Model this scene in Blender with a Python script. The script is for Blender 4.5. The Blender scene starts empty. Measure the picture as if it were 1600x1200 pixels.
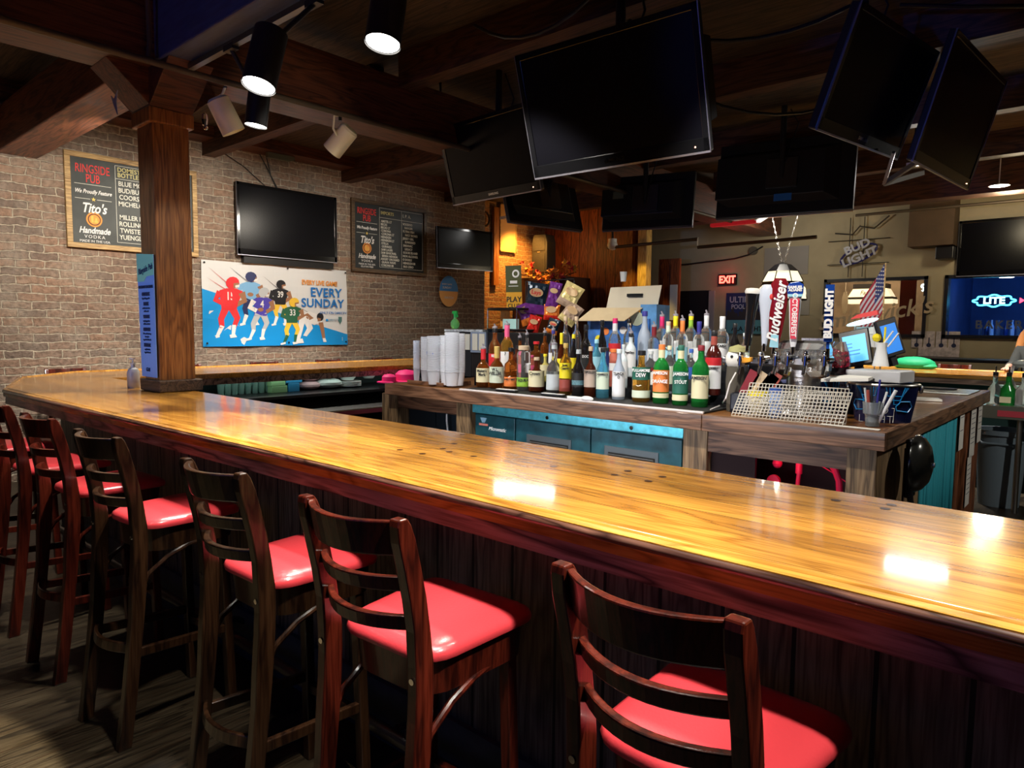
import bpy, math, random
from mathutils import Vector, Matrix
R = math.radians
random.seed(7)
S = bpy.context.scene
COL = S.collection
# ------------------------------------------------------------------ camera, exposure, world
F_PX = 1083.0
YAW, PITCH, ROLL, EYE = R(41.76), R(4.736), R(0.564), 1.5
def cam_axes():
    f = Vector((-math.sin(YAW), math.cos(YAW), 0)); r = Vector((math.cos(YAW), math.sin(YAW), 0)); u = Vector((0, 0, 1))
    f2 = f*math.cos(PITCH) - u*math.sin(PITCH); u2 = u*math.cos(PITCH) + f*math.sin(PITCH)
    return r*math.cos(ROLL) + u2*math.sin(ROLL), u2*math.cos(ROLL) - r*math.sin(ROLL), f2
AR, AU, AF = cam_axes()
cd = bpy.data.cameras.new('camera'); cam = bpy.data.objects.new('camera', cd); COL.objects.link(cam)
cam.matrix_world = Matrix((( AR.x, AU.x, -AF.x, 0), (AR.y, AU.y, -AF.y, 0), (AR.z, AU.z, -AF.z, EYE), (0, 0, 0, 1)))
cd.sensor_width = 36; cd.lens = F_PX/1600*36; cd.clip_start = 0.02
S.camera = cam
S.view_settings.view_transform = 'Standard'; S.view_settings.look = 'None'
S.view_settings.exposure = 0.0; S.view_settings.gamma = 1.0
w = bpy.data.worlds.new('world'); S.world = w; w.use_nodes = True
w.node_tree.nodes['Background'].inputs[0].default_value = (0.32, 0.36, 0.5, 1)
w.node_tree.nodes['Background'].inputs[1].default_value = 0.045
def ray(x, y): return AR*((x-800)/F_PX) - AU*((y-600)/F_PX) + AF
def atz(x, y, z): v = ray(x, y); return Vector((0, 0, EYE)) + v*((z-EYE)/v.z)
def aty(x, y, Y): v = ray(x, y); return Vector((0, 0, EYE)) + v*(Y/v.y)
def atx(x, y, X): v = ray(x, y); return Vector((0, 0, EYE)) + v*(X/v.x)
def spot(loc, target, power, ang, color=(1, .86, .66), blend=.35, rad=.05):
    l = bpy.data.lights.new('spot_light', 'SPOT'); l.energy = power; l.spot_size = R(ang); l.spot_blend = blend
    l.color = color; l.shadow_soft_size = rad
    o = bpy.data.objects.new('spot_light', l); COL.objects.link(o); o.location = loc
    o.rotation_euler = (Vector(target)-Vector(loc)).to_track_quat('-Z', 'Y').to_euler(); return o
def area(loc, target, power, sx, sy, color=(1, 1, 1)):
    l = bpy.data.lights.new('area_light', 'AREA'); l.energy = power; l.shape = 'RECTANGLE'; l.size = sx; l.size_y = sy; l.color = color
    o = bpy.data.objects.new('area_light', l); COL.objects.link(o); o.location = loc
    o.rotation_euler = (Vector(target)-Vector(loc)).to_track_quat('-Z', 'Y').to_euler(); return o
def point(loc, power, color, rad=.05):
    l = bpy.data.lights.new('point_light', 'POINT'); l.energy = power; l.color = color; l.shadow_soft_size = rad
    o = bpy.data.objects.new('point_light', l); COL.objects.link(o); o.location = loc; return o
WARM = (1, .84, .62); WHITE = (1, .94, .84); BLUE = (.12, .3, 1)
# track heads above the main bar shine on bar top and stools
spot((-2.92, 1.52, 2.50), (-2.95, 1.02, 0.8), 185, 50, WHITE)
spot((-2.33, 1.72, 2.60), (-2.3, 1.08, 0.9), 200, 46, WHITE)
spot((-1.35, 1.05, 2.75), (-1.85, 1.02, 0.8), 200, 46, WHITE)
spot((-0.65, 1.00, 2.75), (-1.15, 1.02, 0.8), 200, 44, WHITE)
spot((0.25, 1.05, 2.75), (-0.42, 1.05, 0.8), 240, 44, WHITE)
spot((-3.7, .95, 2.75), (-4.25, 1.0, .8), 210, 44, WHITE)
spot((-2.4, 2.1, 2.75), (-4.5, 1.9, 1.75), 60, 26, (1, .84, .62), .5)  # no track head here: lamp added to brighten the post
for x in (-4.9, -3.4, -1.9, -.5, .9): spot((x, 2.3, 2.95), (x, 1.62, 1.0), 115, 78, (1, .90, .74), .6, .06)  # added overhead row without heads, evens out the bar top
spot((-2.75, -.3, 2.95), (-2.76, -.3, 0.0), 1200, 37, (1, .88, .62), .08, .02)
# added strip lamps hidden behind the televisions, mirrored as streaks in the bar varnish
ADDED_STRIPS = [(-6.45, 7.5, 3.04, .95, 7), (-1.52, 7.95, 3.13, .56, 7)]
for (x, y, z, ln, p) in ADDED_STRIPS: area((x, y, z-.03), (x*.75, 2.4, 1.0), p, ln, .14, (1, .97, .92))
# heads washing the brick wall
for (y, z, p) in [(1.9, 2.95, 150), (3.4, 2.95, 150), (4.9, 2.95, 75)]:
    spot((-5.7, y, z), (-7.75, y+.15, 1.75), p*1.1, 96, (1, .90, .75), .7)
spot((-5.4, .4, 2.9), (-7.75, .7, 1.5), 90, 84, (1, .92, .80), .7)
# the island: lamps over the bottles
spot((-2.8, 2.4, 2.95), (-2.7, 3.8, 1.1), 190, 74, WHITE, .5)
spot((-1.3, 2.4, 2.95), (-1.25, 3.9, 1.1), 190, 74, WHITE, .5)
spot((-4.1, 2.5, 2.95), (-4.0, 4.0, 1.1), 130, 70, WHITE, .5)
spot((-3.2, 5.0, 3.2), (-3.0, 4.3, 1.1), 60, 80, WHITE, .5)
spot((-6.4, 4.0, 2.95), (-6.4, 4.2, 1.0), 230, 96, WHITE, .5)
spot((-6.4, 2.4, 2.95), (-6.4, 2.4, 1.0), 130, 90, WHITE, .5)
spot((-1.8, 8.3, 2.95), (-1.6, 8.6, 1.0), 420, 80, WHITE, .5)  # this lamp and the next are added to brighten the far limb
spot((0.2, 8.3, 2.95), (0.2, 8.6, 1.0), 420, 80, WHITE, .5)
spot((1.4, 4.6, 2.95), (-.6, 5.2, .8), 130, 80, WHITE, .5)
# unseen screens behind the camera throw blue light; extra spots and strips are added
area((-1.4, -2.6, 2.2), (-1.8, 2.5, 1.5), 6, 2.2, 1.1, (.10, .22, 1))
spot((-3.6, -2.4, 1.9), (-4.55, 1.7, 1.75), 300, 20, (.34, .52, 1), .5, .1)  # narrow blue spot added for the menu side of the post
spot((-1.4, -2.4, 1.9), (-1.35, 4.2, 2.95), 260, 11, (.05, .16, 1), .4, .1)  # narrow blue spot added for the rear casing of a television
spot((-2.5, 2.3, 2.35), (-4.3, 2.6, 2.78), 22, 34, (1, .88, .66), .5)  # warm lamp added to lift the cream spotlight heads
spot((-2.2, -2.4, 1.9), (-3.3, 1.7, 3.2), 60, 32, (.08, .18, 1), .6, .1)  # blue spot added for the beam over the bar
al = area((-2.3, 1.96, .86), (-2.3, 3.4, .74), 8, 2.4, .05, (.85, .86, .95)); al.data.spread = R(90)  # pale strip added under the bar to light the cooler front
area((-5.99, 3.8, 1.01), (-6.12, 3.8, .80), 1.6, 3.2, .04, (.80, 1, .92))  # added strip that lightens the goods on the left limb shelf
# orange lamp in the corner beyond, amber lamp by the post
spot((-7.6, 8.9, 3.25), (-8.2, 9.3, 2.1), 190, 100, (1, .46, .08), .7)
point((-7.5, 9.1, 2.9), 9, (1, .48, .10), .08)
spot((-5.6, 8.9, 3.0), (-6.1, 10.0, 2.0), 90, 34, (1, .66, .12), .5)
point((-1.2, 10.2, 2.95), 34, (1, .84, .55), .15)
point((-3.9, 10.1, 2.9), 26, (.9, .85, .75), .15)
point((-1.25, 3.50, .90), 1.1, (1, .05, .16), .04)
spot((-6.7, 7.4, 2.7), (-7.35, 8.85, 1.95), 26, 30, (1, .72, .45), .6)  # small lamp added to bring out the leaf garland
# ------------------------------------------------------------------ materials
MATS = {}
def mat(name, color=(.5, .5, .5), rough=.5, metal=0., spec=.5, coat=0., trans=0., emit=None, es=0., alpha=1., ior=1.45, var=.0, vscale=20, bump=0., bscale=60, stretch=(1, 1, 1)):
    if name in MATS: return MATS[name]
    m = bpy.data.materials.new(name); m.use_nodes = True; nt = m.node_tree; b = nt.nodes['Principled BSDF']
    b.inputs['Base Color'].default_value = (*color, 1); b.inputs['Roughness'].default_value = rough; b.inputs['Metallic'].default_value = metal
    b.inputs['Specular IOR Level'].default_value = spec; b.inputs['Coat Weight'].default_value = coat; b.inputs['Coat Roughness'].default_value = .12
    b.inputs['Transmission Weight'].default_value = trans; b.inputs['IOR'].default_value = ior; b.inputs['Alpha'].default_value = alpha
    if emit: b.inputs['Emission Color'].default_value = (*emit, 1); b.inputs['Emission Strength'].default_value = es
    if var or bump:
        tc = nt.nodes.new('ShaderNodeTexCoord'); mp = nt.nodes.new('ShaderNodeMapping'); mp.inputs['Scale'].default_value = stretch
        nt.links.new(tc.outputs['Object'], mp.inputs[0])
    if var:
        n = nt.nodes.new('ShaderNodeTexNoise'); n.inputs['Scale'].default_value = vscale; n.inputs['Detail'].default_value = 5
        nt.links.new(mp.outputs[0], n.inputs[0]); cr = nt.nodes.new('ShaderNodeValToRGB')
        cr.color_ramp.elements[0].position = .3; cr.color_ramp.elements[1].position = .7
        cr.color_ramp.elements[0].color = (*[c*(1-var) for c in color], 1); cr.color_ramp.elements[1].color = (*[min(1, c*(1+var)) for c in color], 1)
        nt.links.new(n.outputs[0], cr.inputs[0]); nt.links.new(cr.outputs[0], b.inputs['Base Color'])
    if bump:
        n2 = nt.nodes.new('ShaderNodeTexNoise'); n2.inputs['Scale'].default_value = bscale; n2.inputs['Detail'].default_value = 4
        nt.links.new(mp.outputs[0], n2.inputs[0]); bp = nt.nodes.new('ShaderNodeBump'); bp.inputs['Strength'].default_value = bump; bp.inputs['Distance'].default_value = .01
        nt.links.new(n2.outputs[0], bp.inputs['Height']); nt.links.new(bp.outputs[0], b.inputs['Normal'])
    MATS[name] = m; return m
def wood(name, dark, light, axis='x', *a, fine=.75, **kw):
    return _wood(name, dark, light, axis, *a, fine=fine, **kw)
def _wood(name, dark, light, axis='x', scale=1., rough=.4, coat=0., plank=0., bump=.15, line=(.02, .01, .004), ring=9., seamw=.03, fine=.75):
    """long grained wood; plank = board width across the grain, drawn as seams"""
    if name in MATS: return MATS[name]
    m = bpy.data.materials.new(name); m.use_nodes = True; nt = m.node_tree; N = nt.nodes.new; L = nt.links.new; b = nt.nodes['Principled BSDF']
    tc = N('ShaderNodeTexCoord'); sep = N('ShaderNodeSeparateXYZ'); L(tc.outputs['Object'], sep.inputs[0])
    ax = {'x': (0, 1, 2), 'y': (1, 0, 2), 'z': (2, 0, 1)}[axis]
    along, across, third = [sep.outputs[i] for i in ax]
    def math_(op, a, bb=None, v=None):
        n = N('ShaderNodeMath'); n.operation = op; L(a, n.inputs[0])
        if bb is not None: L(bb, n.inputs[1])
        elif v is not None: n.inputs[1].default_value = v
        return n.outputs[0]
    off = None
    if plank:
        acr = math_('ADD', across, third) if axis == 'z' else across
        idx = math_('FLOOR', math_('DIVIDE', acr, v=plank))
        wn = N('ShaderNodeTexWhiteNoise'); wn.noise_dimensions = '1D'; L(idx, wn.inputs['W']); off = wn.outputs['Value']
    cx = math_('MULTIPLY', along, v=1.1*scale)
    if off is not None: cx = math_('ADD', cx, math_('MULTIPLY', off, v=37.))
    cb = N('ShaderNodeCombineXYZ'); L(cx, cb.inputs[0]); L(math_('MULTIPLY', across, v=9*scale), cb.inputs[1]); L(math_('MULTIPLY', third, v=9*scale), cb.inputs[2])
    n1 = N('ShaderNodeTexNoise'); n1.inputs['Scale'].default_value = 1.; n1.inputs['Detail'].default_value = 3; n1.inputs['Distortion'].default_value = .4; L(cb.outputs[0], n1.inputs[0])
    rg = math_('FRACT', math_('MULTIPLY', n1.outputs[0], v=ring))
    cr = N('ShaderNodeValToRGB'); e = cr.color_ramp.elements
    e[0].position = 0; e[0].color = (*dark, 1); e[1].position = .35; e[1].color = (*light, 1)
    e2 = cr.color_ramp.elements.new(.85); e2.color = (*[.55*a+.45*c for a, c in zip(light, dark)], 1); e3 = cr.color_ramp.elements.new(1.); e3.color = (*dark, 1)
    L(rg, cr.inputs[0])
    cb2 = N('ShaderNodeCombineXYZ'); L(math_('MULTIPLY', along, v=7*scale), cb2.inputs[0]); L(math_('MULTIPLY', across, v=160*scale), cb2.inputs[1]); L(math_('MULTIPLY', third, v=160*scale), cb2.inputs[2])
    n2 = N('ShaderNodeTexNoise'); n2.inputs['Scale'].default_value = 1.; n2.inputs['Detail'].default_value = 2; L(cb2.outputs[0], n2.inputs[0])
    mx = N('ShaderNodeMix'); mx.data_type = 'RGBA'; mx.blend_type = 'MULTIPLY'; mx.inputs[0].default_value = fine
    c2 = N('ShaderNodeValToRGB'); c2.color_ramp.elements[0].position = .36; c2.color_ramp.elements[0].color = (.45, .36, .3, 1); c2.color_ramp.elements[1].position = .56; c2.color_ramp.elements[1].color = (1, 1, 1, 1)
    L(n2.outputs[0], c2.inputs[0]); L(cr.outputs[0], mx.inputs[6]); L(c2.outputs[0], mx.inputs[7]); out = mx.outputs[2]; hgt = n2.outputs[0]
    if plank:
        fr = math_('FRACT', math_('DIVIDE', acr, v=plank))
        seam = math_('LESS_THAN', fr, v=seamw)
        mv = N('ShaderNodeMix'); mv.data_type = 'RGBA'; mv.blend_type = 'MULTIPLY'; mv.inputs[0].default_value = 1
        tone = N('ShaderNodeValToRGB'); tone.color_ramp.elements[0].color = (.72, .68, .62, 1); tone.color_ramp.elements[1].color = (1.1, 1.08, 1.0, 1); L(off, tone.inputs[0])
        L(out, mv.inputs[6]); L(tone.outputs[0], mv.inputs[7])
        ms = N('ShaderNodeMix'); ms.data_type = 'RGBA'; L(seam, ms.inputs[0]); L(mv.outputs[2], ms.inputs[6]); ms.inputs[7].default_value = (*line, 1); out = ms.outputs[2]
        hgt = math_('SUBTRACT', hgt, math_('MULTIPLY', seam, v=3.))
    L(out, b.inputs['Base Color'])
    b.inputs['Roughness'].default_value = rough; b.inputs['Coat Weight'].default_value = coat; b.inputs['Coat Roughness'].default_value = .07
    bp = N('ShaderNodeBump'); bp.inputs['Strength'].default_value = bump; bp.inputs['Distance'].default_value = .002; L(hgt, bp.inputs['Height']); L(bp.outputs[0], b.inputs['Normal'])
    MATS[name] = m; return m
def brick(name, c1, c2, c3, mortar, rotx=True):
    """brick wall in the local frame: x along the wall, z up"""
    m = bpy.data.materials.new(name); m.use_nodes = True; nt = m.node_tree; N = nt.nodes.new; L = nt.links.new; b = nt.nodes['Principled BSDF']
    tc = N('ShaderNodeTexCoord'); sep = N('ShaderNodeSeparateXYZ'); L(tc.outputs['Object'], sep.inputs[0])
    nz = N('ShaderNodeTexNoise'); nz.inputs['Scale'].default_value = 9; nz.inputs['Detail'].default_value = 6; L(tc.outputs['Object'], nz.inputs[0])
    sub = N('ShaderNodeVectorMath'); sub.operation = 'SUBTRACT'; L(nz.outputs['Color'], sub.inputs[0]); sub.inputs[1].default_value = (.5, .5, .5)
    sc = N('ShaderNodeVectorMath'); sc.operation = 'SCALE'; L(sub.outputs[0], sc.inputs[0]); sc.inputs['Scale'].default_value = .05
    cb = N('ShaderNodeCombineXYZ'); L(sep.outputs[0], cb.inputs[0]); L(sep.outputs[2], cb.inputs[1])
    ad = N('ShaderNodeVectorMath'); L(cb.outputs[0], ad.inputs[0]); L(sc.outputs[0], ad.inputs[1])
    br = N('ShaderNodeTexBrick'); L(ad.outputs[0], br.inputs[0]); br.inputs['Scale'].default_value = 1.0
    br.inputs['Brick Width'].default_value = .235; br.inputs['Row Height'].default_value = .077; br.inputs['Mortar Size'].default_value = .008; br.inputs['Mortar Smooth'].default_value = .35
    br.inputs['Bias'].default_value = -.1; br.inputs['Color1'].default_value = (*c1, 1); br.inputs['Color2'].default_value = (*c2, 1); br.inputs['Mortar'].default_value = (*mortar, 1)
    n2 = N('ShaderNodeTexNoise'); n2.inputs['Scale'].default_value = 3.2; n2.inputs['Detail'].default_value = 8; L(ad.outputs[0], n2.inputs[0])
    r2 = N('ShaderNodeValToRGB'); r2.color_ramp.elements[0].position = .42; r2.color_ramp.elements[1].position = .68
    r2.color_ramp.elements[0].color = (0, 0, 0, 1); r2.color_ramp.elements[1].color = (1, 1, 1, 1); L(n2.outputs[0], r2.inputs[0])
    mx = N('ShaderNodeMix'); mx.data_type = 'RGBA'; L(r2.outputs[0], mx.inputs[0]); L(br.outputs[0], mx.inputs[6]); mx.inputs[7].default_value = (*c3, 1)
    mf = N('ShaderNodeMath'); mf.operation = 'MULTIPLY'; L(r2.outputs[0], mf.inputs[0]); mf.inputs[1].default_value = .55; L(mf.outputs[0], mx.inputs[0])
    n3 = N('ShaderNodeTexNoise'); n3.inputs['Scale'].default_value = 26; n3.inputs['Detail'].default_value = 6; L(tc.outputs['Object'], n3.inputs[0])
    m3 = N('ShaderNodeMix'); m3.data_type = 'RGBA'; m3.blend_type = 'MULTIPLY'; m3.inputs[0].default_value = .8
    r3 = N('ShaderNodeValToRGB'); r3.color_ramp.elements[0].position = .3; r3.color_ramp.elements[0].color = (.5, .5, .5, 1); r3.color_ramp.elements[1].position = .6; L(n3.outputs[0], r3.inputs[0])
    L(mx.outputs[2], m3.inputs[6]); L(r3.outputs[0], m3.inputs[7]); L(m3.outputs[2], b.inputs['Base Color']); b.inputs['Roughness'].default_value = .85
    h = N('ShaderNodeMath'); h.operation = 'SUBTRACT'; L(n3.outputs[0], h.inputs[0]); L(br.outputs['Fac'], h.inputs[1])
    bp = N('ShaderNodeBump'); bp.inputs['Strength'].default_value = 1.; bp.inputs['Distance'].default_value = .02; L(h.outputs[0], bp.inputs['Height']); L(bp.outputs[0], b.inputs['Normal'])
    MATS[name] = m; return m
# ------------------------------------------------------------------ mesh builder
def basis(d):
    d = Vector(d).normalized(); a = Vector((0, 0, 1)) if abs(d.z) < .95 else Vector((1, 0, 0))
    u = d.cross(a).normalized(); return u, d.cross(u).normalized()
class MB:
    def __init__(s): s.v = []; s.f = []; s.m = []; s.cur = 0
    def mi(s, i): s.cur = i; return s
    def add(s, vs, fs):
        o = len(s.v); s.v += [tuple(p) for p in vs]; s.f += [tuple(o+i for i in f) for f in fs]; s.m += [s.cur]*len(fs); return s
    def box(s, x0, x1, y0, y1, z0, z1, M=None):
        vs = [Vector((x, y, z)) for z in (z0, z1) for y in (y0, y1) for x in (x0, x1)]
        if M: vs = [M @ p for p in vs]
        return s.add(vs, [(0, 2, 3, 1), (4, 5, 7, 6), (0, 1, 5, 4), (2, 6, 7, 3), (0, 4, 6, 2), (1, 3, 7, 5)])
    def prism(s, pts, d):
        """pts: closed 3D outline (CCW seen from +d side), extruded by vector d"""
        n = len(pts); d = Vector(d); a = [Vector(p) for p in pts]
        return s.add(a+[p+d for p in a], [tuple(range(n))[::-1], tuple(range(n, 2*n))] + [(i, (i+1) % n, n+(i+1) % n, n+i) for i in range(n)])
    def beam(s, p0, p1, w, h, up=(0, 0, 1)):
        p0, p1 = Vector(p0), Vector(p1); d = (p1-p0).normalized(); u = Vector(up); sd = d.cross(u).normalized(); u = sd.cross(d).normalized()
        c = [sd*a*w/2+u*b*h/2 for a, b in ((-1, -1), (1, -1), (1, 1), (-1, 1))]
        return s.add([p0+q for q in c]+[p1+q for q in c], [(0, 1, 2, 3), (7, 6, 5, 4), (0, 4, 5, 1), (1, 5, 6, 2), (2, 6, 7, 3), (3, 7, 4, 0)])
    def cyl(s, p0, p1, r0, r1=None, n=16, caps=True):
        r1 = r0 if r1 is None else r1; p0, p1 = Vector(p0), Vector(p1); u, v = basis(p1-p0)
        a = [(u*math.cos(t)+v*math.sin(t)) for t in [2*math.pi*i/n for i in range(n)]]
        fs = [(i, (i+1) % n, n+(i+1) % n, n+i) for i in range(n)]
        if caps: fs += [tuple(range(n))[::-1], tuple(range(n, 2*n))]
        return s.add([p0+q*r0 for q in a]+[p1+q*r1 for q in a], fs)
    def lathe(s, prof, c=(0, 0, 0), n=18, sx=1., sy=1., a0=0, a1=360):
        full = abs(a1-a0) >= 360; k = n if full else n+1; vs = []; fs = []
        for (r, z) in prof:
            for i in range(k):
                t = R(a0+(a1-a0)*i/n); vs.append((c[0]+r*math.cos(t)*sx, c[1]+r*math.sin(t)*sy, c[2]+z))
        for j in range(len(prof)-1):
            for i in range(n if not full else k):
                q = (i+1) % k; fs.append((j*k+i, j*k+q, (j+1)*k+q, (j+1)*k+i))
        if full:
            if prof[0][0] > 1e-5: fs.append(tuple(range(k))[::-1])
            if prof[-1][0] > 1e-5: fs.append(tuple(range((len(prof)-1)*k, len(prof)*k)))
        return s.add(vs, fs)
    def tube(s, pts, r, n=8):
        pts = [Vector(p) for p in pts]; rs = r if isinstance(r, (list, tuple)) else [r]*len(pts); vs = []; fs = []
        pu = None
        for i, p in enumerate(pts):
            d = (pts[min(i+1, len(pts)-1)]-pts[max(i-1, 0)]).normalized(); u, v = basis(d)
            if pu is not None:
                u = (pu - d*pu.dot(d)).normalized(); v = d.cross(u)
            pu = u
            vs += [p+(u*math.cos(2*math.pi*k/n)+v*math.sin(2*math.pi*k/n))*rs[i] for k in range(n)]
        for i in range(len(pts)-1):
            fs += [(i*n+k, i*n+(k+1) % n, (i+1)*n+(k+1) % n, (i+1)*n+k) for k in range(n)]
        fs += [tuple(range(n))[::-1], tuple(range((len(pts)-1)*n, len(pts)*n))]
        return s.add(vs, fs)
    def ribbon(s, pts, prof):
        """sweep a closed 2-D outline (across, up) along a path in plan; mitred"""
        pts = [Vector(p) for p in pts]; n = len(prof); vs = []; fs = []
        for i, p in enumerate(pts):
            d0 = (pts[i]-pts[i-1]).normalized() if i else None; d1 = (pts[i+1]-pts[i]).normalized() if i < len(pts)-1 else None
            d0 = d0 or d1; d1 = d1 or d0; n0 = Vector((d0.y, -d0.x, 0)); n1 = Vector((d1.y, -d1.x, 0)); m = (n0+n1).normalized(); k = 1/max(.3, m.dot(n0))
            vs += [p+m*(a*k)+Vector((0, 0, b)) for a, b in prof]
        for i in range(len(pts)-1):
            fs += [(i*n+k, i*n+(k+1) % n, (i+1)*n+(k+1) % n, (i+1)*n+k) for k in range(n)]
        fs += [tuple(range(n))[::-1], tuple(range((len(pts)-1)*n, len(pts)*n))]
        return s.add(vs, fs)
    def ball(s, c, r, n=12, sx=1, sy=1, sz=1):
        k = n//2; return s.lathe([(max(1e-6, r*math.sin(math.pi*i/k)), -r*math.cos(math.pi*i/k)*sz) for i in range(k+1)], c, n, sx, sy)
    def quad(s, *p): return s.add(p, [tuple(range(len(p)))])
    def build(s, name, m, parent=None, smooth=False, bev=0., loc=None, rz=0., solid=0., sub=0):
        me = bpy.data.meshes.new(name); me.from_pydata(s.v, [], s.f); me.validate()
        for x in (m if isinstance(m, (list, tuple)) else [m]): me.materials.append(x)
        for p, i in zip(me.polygons, s.m): p.material_index = i
        if smooth:
            for p in me.polygons: p.use_smooth = True
            me.set_sharp_from_angle(angle=R(40))
        me.update()
        o = bpy.data.objects.new(name, me); COL.objects.link(o)
        if parent is not None: o.parent = parent
        if loc is not None: o.location = loc
        if rz: o.rotation_euler = (0, 0, rz)
        if solid: q = o.modifiers.new('solid', 'SOLIDIFY'); q.thickness = solid; q.offset = 0
        if bev: q = o.modifiers.new('bevel', 'BEVEL'); q.width = bev; q.segments = 2; q.limit_method = 'ANGLE'; q.angle_limit = R(40)
        if sub: q = o.modifiers.new('sub', 'SUBSURF'); q.levels = sub; q.render_levels = sub
        return o
def tag(o, label=None, cat=None, group=None, kind=None):
    if label: o['label'] = label
    if cat: o['category'] = cat
    if group: o['group'] = group
    if kind: o['kind'] = kind
    return o
def thing(name, label, cat, loc=(0, 0, 0), rz=0., group=None, kind=None):
    o = bpy.data.objects.new(name, None); COL.objects.link(o); o.location = loc; o.rotation_euler = (0, 0, rz); o.empty_display_size = .05
    return tag(o, label, cat, group, kind)
def struct(name, mb, m, **k): o = mb.build(name, m, **k); o['kind'] = 'structure'; return o
def copy_tree(o, parent=None):
    c = o.copy(); COL.objects.link(c); c.parent = parent
    for ch in list(o.children): copy_tree(ch, c)
    return c
def text(body, size, m, parent, loc=(0, 0, 0), rot=(R(90), 0, 0), align='CENTER', name='lettering', ext=.0015, shear=0., bold=0., sx=1., spacing=1., line=1.):
    """lettering as a mesh; by default stands in the local x-z plane facing -y"""
    c = bpy.data.curves.new(name, 'FONT'); c.body = body; c.size = size; c.align_x = align; c.align_y = 'CENTER'; c.extrude = ext; c.shear = shear; c.offset = bold; c.resolution_u = 3
    c.space_character = spacing; c.space_line = line
    t = bpy.data.objects.new('tmp', c); COL.objects.link(t); dg = bpy.context.evaluated_depsgraph_get(); dg.update()
    me = bpy.data.meshes.new_from_object(t.evaluated_get(dg)); bpy.data.objects.remove(t)
    me.materials.clear(); me.materials.append(m); o = bpy.data.objects.new(name, me); COL.objects.link(o); o.parent = parent
    o.location = loc; o.rotation_euler = rot; o.scale = (sx, 1, 1); return o
# ------------------------------------------------------------------ shared materials
M_floor = wood('floor_boards', (.010, .007, .004), (.055, .042, .026), 'y', 1., .38, 0, .13, .3)
M_brick = brick('old_brick', (.34, .215, .15), (.19, .145, .12), (.40, .345, .28), (.52, .44, .34))
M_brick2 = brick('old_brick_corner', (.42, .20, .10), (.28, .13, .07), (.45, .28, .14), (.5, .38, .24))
M_oak = wood('varnished_oak_long', (.46, .20, .03), (.78, .385, .070), 'x', 1., .22, .45, .115, .04, (.30, .14, .02), 7, fine=.5)
M_oaky = wood('varnished_oak_side', (.46, .20, .03), (.78, .385, .070), 'y', 1., .22, .45, .115, .04, (.30, .14, .02), 7, fine=.5)
M_rail = wood('dark_oak_rail', (.05, .02, .014), (.26, .12, .08), 'x', 1.2, .35, .3, 0, .1)
M_apron = wood('dark_oak_apron', (.06, .028, .022), (.52, .32, .25), 'x', .8, .45, .1, 0, .2, ring=7)
M_panel = wood('bar_front_boards', (.10, .08, .06), (.28, .235, .175), 'z', .8, .5, 0, .165, .3, (.004, .003, .003), seamw=.06)
M_cedar = wood('cedar_boards', (.14, .030, .008), (.42, .12, .035), 'z', .8, .5, 0, .19, .2, (.012, .003, .002), seamw=.06)
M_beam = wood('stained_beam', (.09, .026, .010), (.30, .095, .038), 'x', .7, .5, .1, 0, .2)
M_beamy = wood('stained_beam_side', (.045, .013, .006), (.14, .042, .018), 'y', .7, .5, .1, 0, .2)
M_column = wood('stained_column', (.20, .070, .016), (.42, .165, .045), 'z', .8, .45, .15, 0, .2)
M_ceil = wood('ceiling_boards', (.035, .022, .012), (.10, .065, .035), 'x', .6, .7, 0, .2, .2)
M_island = wood('rough_plank', (.085, .038, .020), (.29, .145, .078), 'x', .8, .55, .05, 0, .35)
M_islandz = wood('rough_post', (.10, .062, .03), (.31, .20, .10), 'z', .8, .6, 0, 0, .35)
M_islandtop = wood('island_top_wood', (.13, .045, .012), (.42, .185, .05), 'x', .8, .3, .4, .2, .15)
M_pine = wood('pale_pine', (.50, .30, .07), (.78, .52, .16), 'z', .9, .5)
M_frame = wood('pale_frame', (.35, .22, .09), (.66, .45, .2), 'x', 1.2, .5)
M_frame_d = wood('dark_frame', (.05, .03, .015), (.16, .1, .05), 'x', 1.2, .5)
M_cherry = wood('cherry_stain', (.030, .005, .003), (.12, .016, .007), 'z', 1.2, .28, .3, 0, .05, ring=5)
M_walnut = wood('walnut_stain', (.010, .004, .002), (.040, .017, .007), 'z', 1.2, .28, .3, 0, .05, ring=5)
M_vinyl = mat('red_vinyl', (.66, .050, .062), .30, coat=.35, bump=.06, bscale=150)
M_black = mat('black_plastic', (.012, .012, .014), .35)
M_blackm = mat('black_matte', (.01, .01, .011), .7)
M_screen = mat('dark_glass_screen', (.004, .004, .006), .26, spec=.22)
M_steel = mat('brushed_steel', (.62, .62, .60), .28, 1., var=.08, vscale=40, stretch=(1, 1, 12))
M_steel_d = mat('dark_steel', (.18, .18, .19), .35, 1.)
M_chrome = mat('chrome', (.85, .85, .86), .08, 1.)
M_white = mat('white_plastic', (.78, .78, .76), .4)
M_cream = mat('cream_enamel', (.85, .74, .50), .4)
M_wall = mat('beige_paint', (.42, .36, .235), .85, var=.08, vscale=3, bump=.15, bscale=30)
M_dark = mat('dark_void', (.006, .006, .006), .9)
M_paper = mat('white_paper', (.80, .78, .72), .7)
M_slate = mat('chalkboard_slate', (.055, .062, .062), .55, var=.25, vscale=5)
M_slate_d = mat('dark_chalkboard_slate', (.02, .025, .027), .5, var=.25, vscale=5)
M_chalk = mat('chalk_white', (.75, .75, .68), .8)
M_chalky = mat('chalk_yellow', (.72, .65, .30), .8)
M_red_ink = mat('red_print', (.72, .05, .05), .6)
M_orange = mat('orange_print', (.82, .32, .06), .6)
M_whiteink = mat('white_print', (.85, .85, .85), .6)
M_blackink = mat('black_print', (.015, .015, .015), .6)
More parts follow.
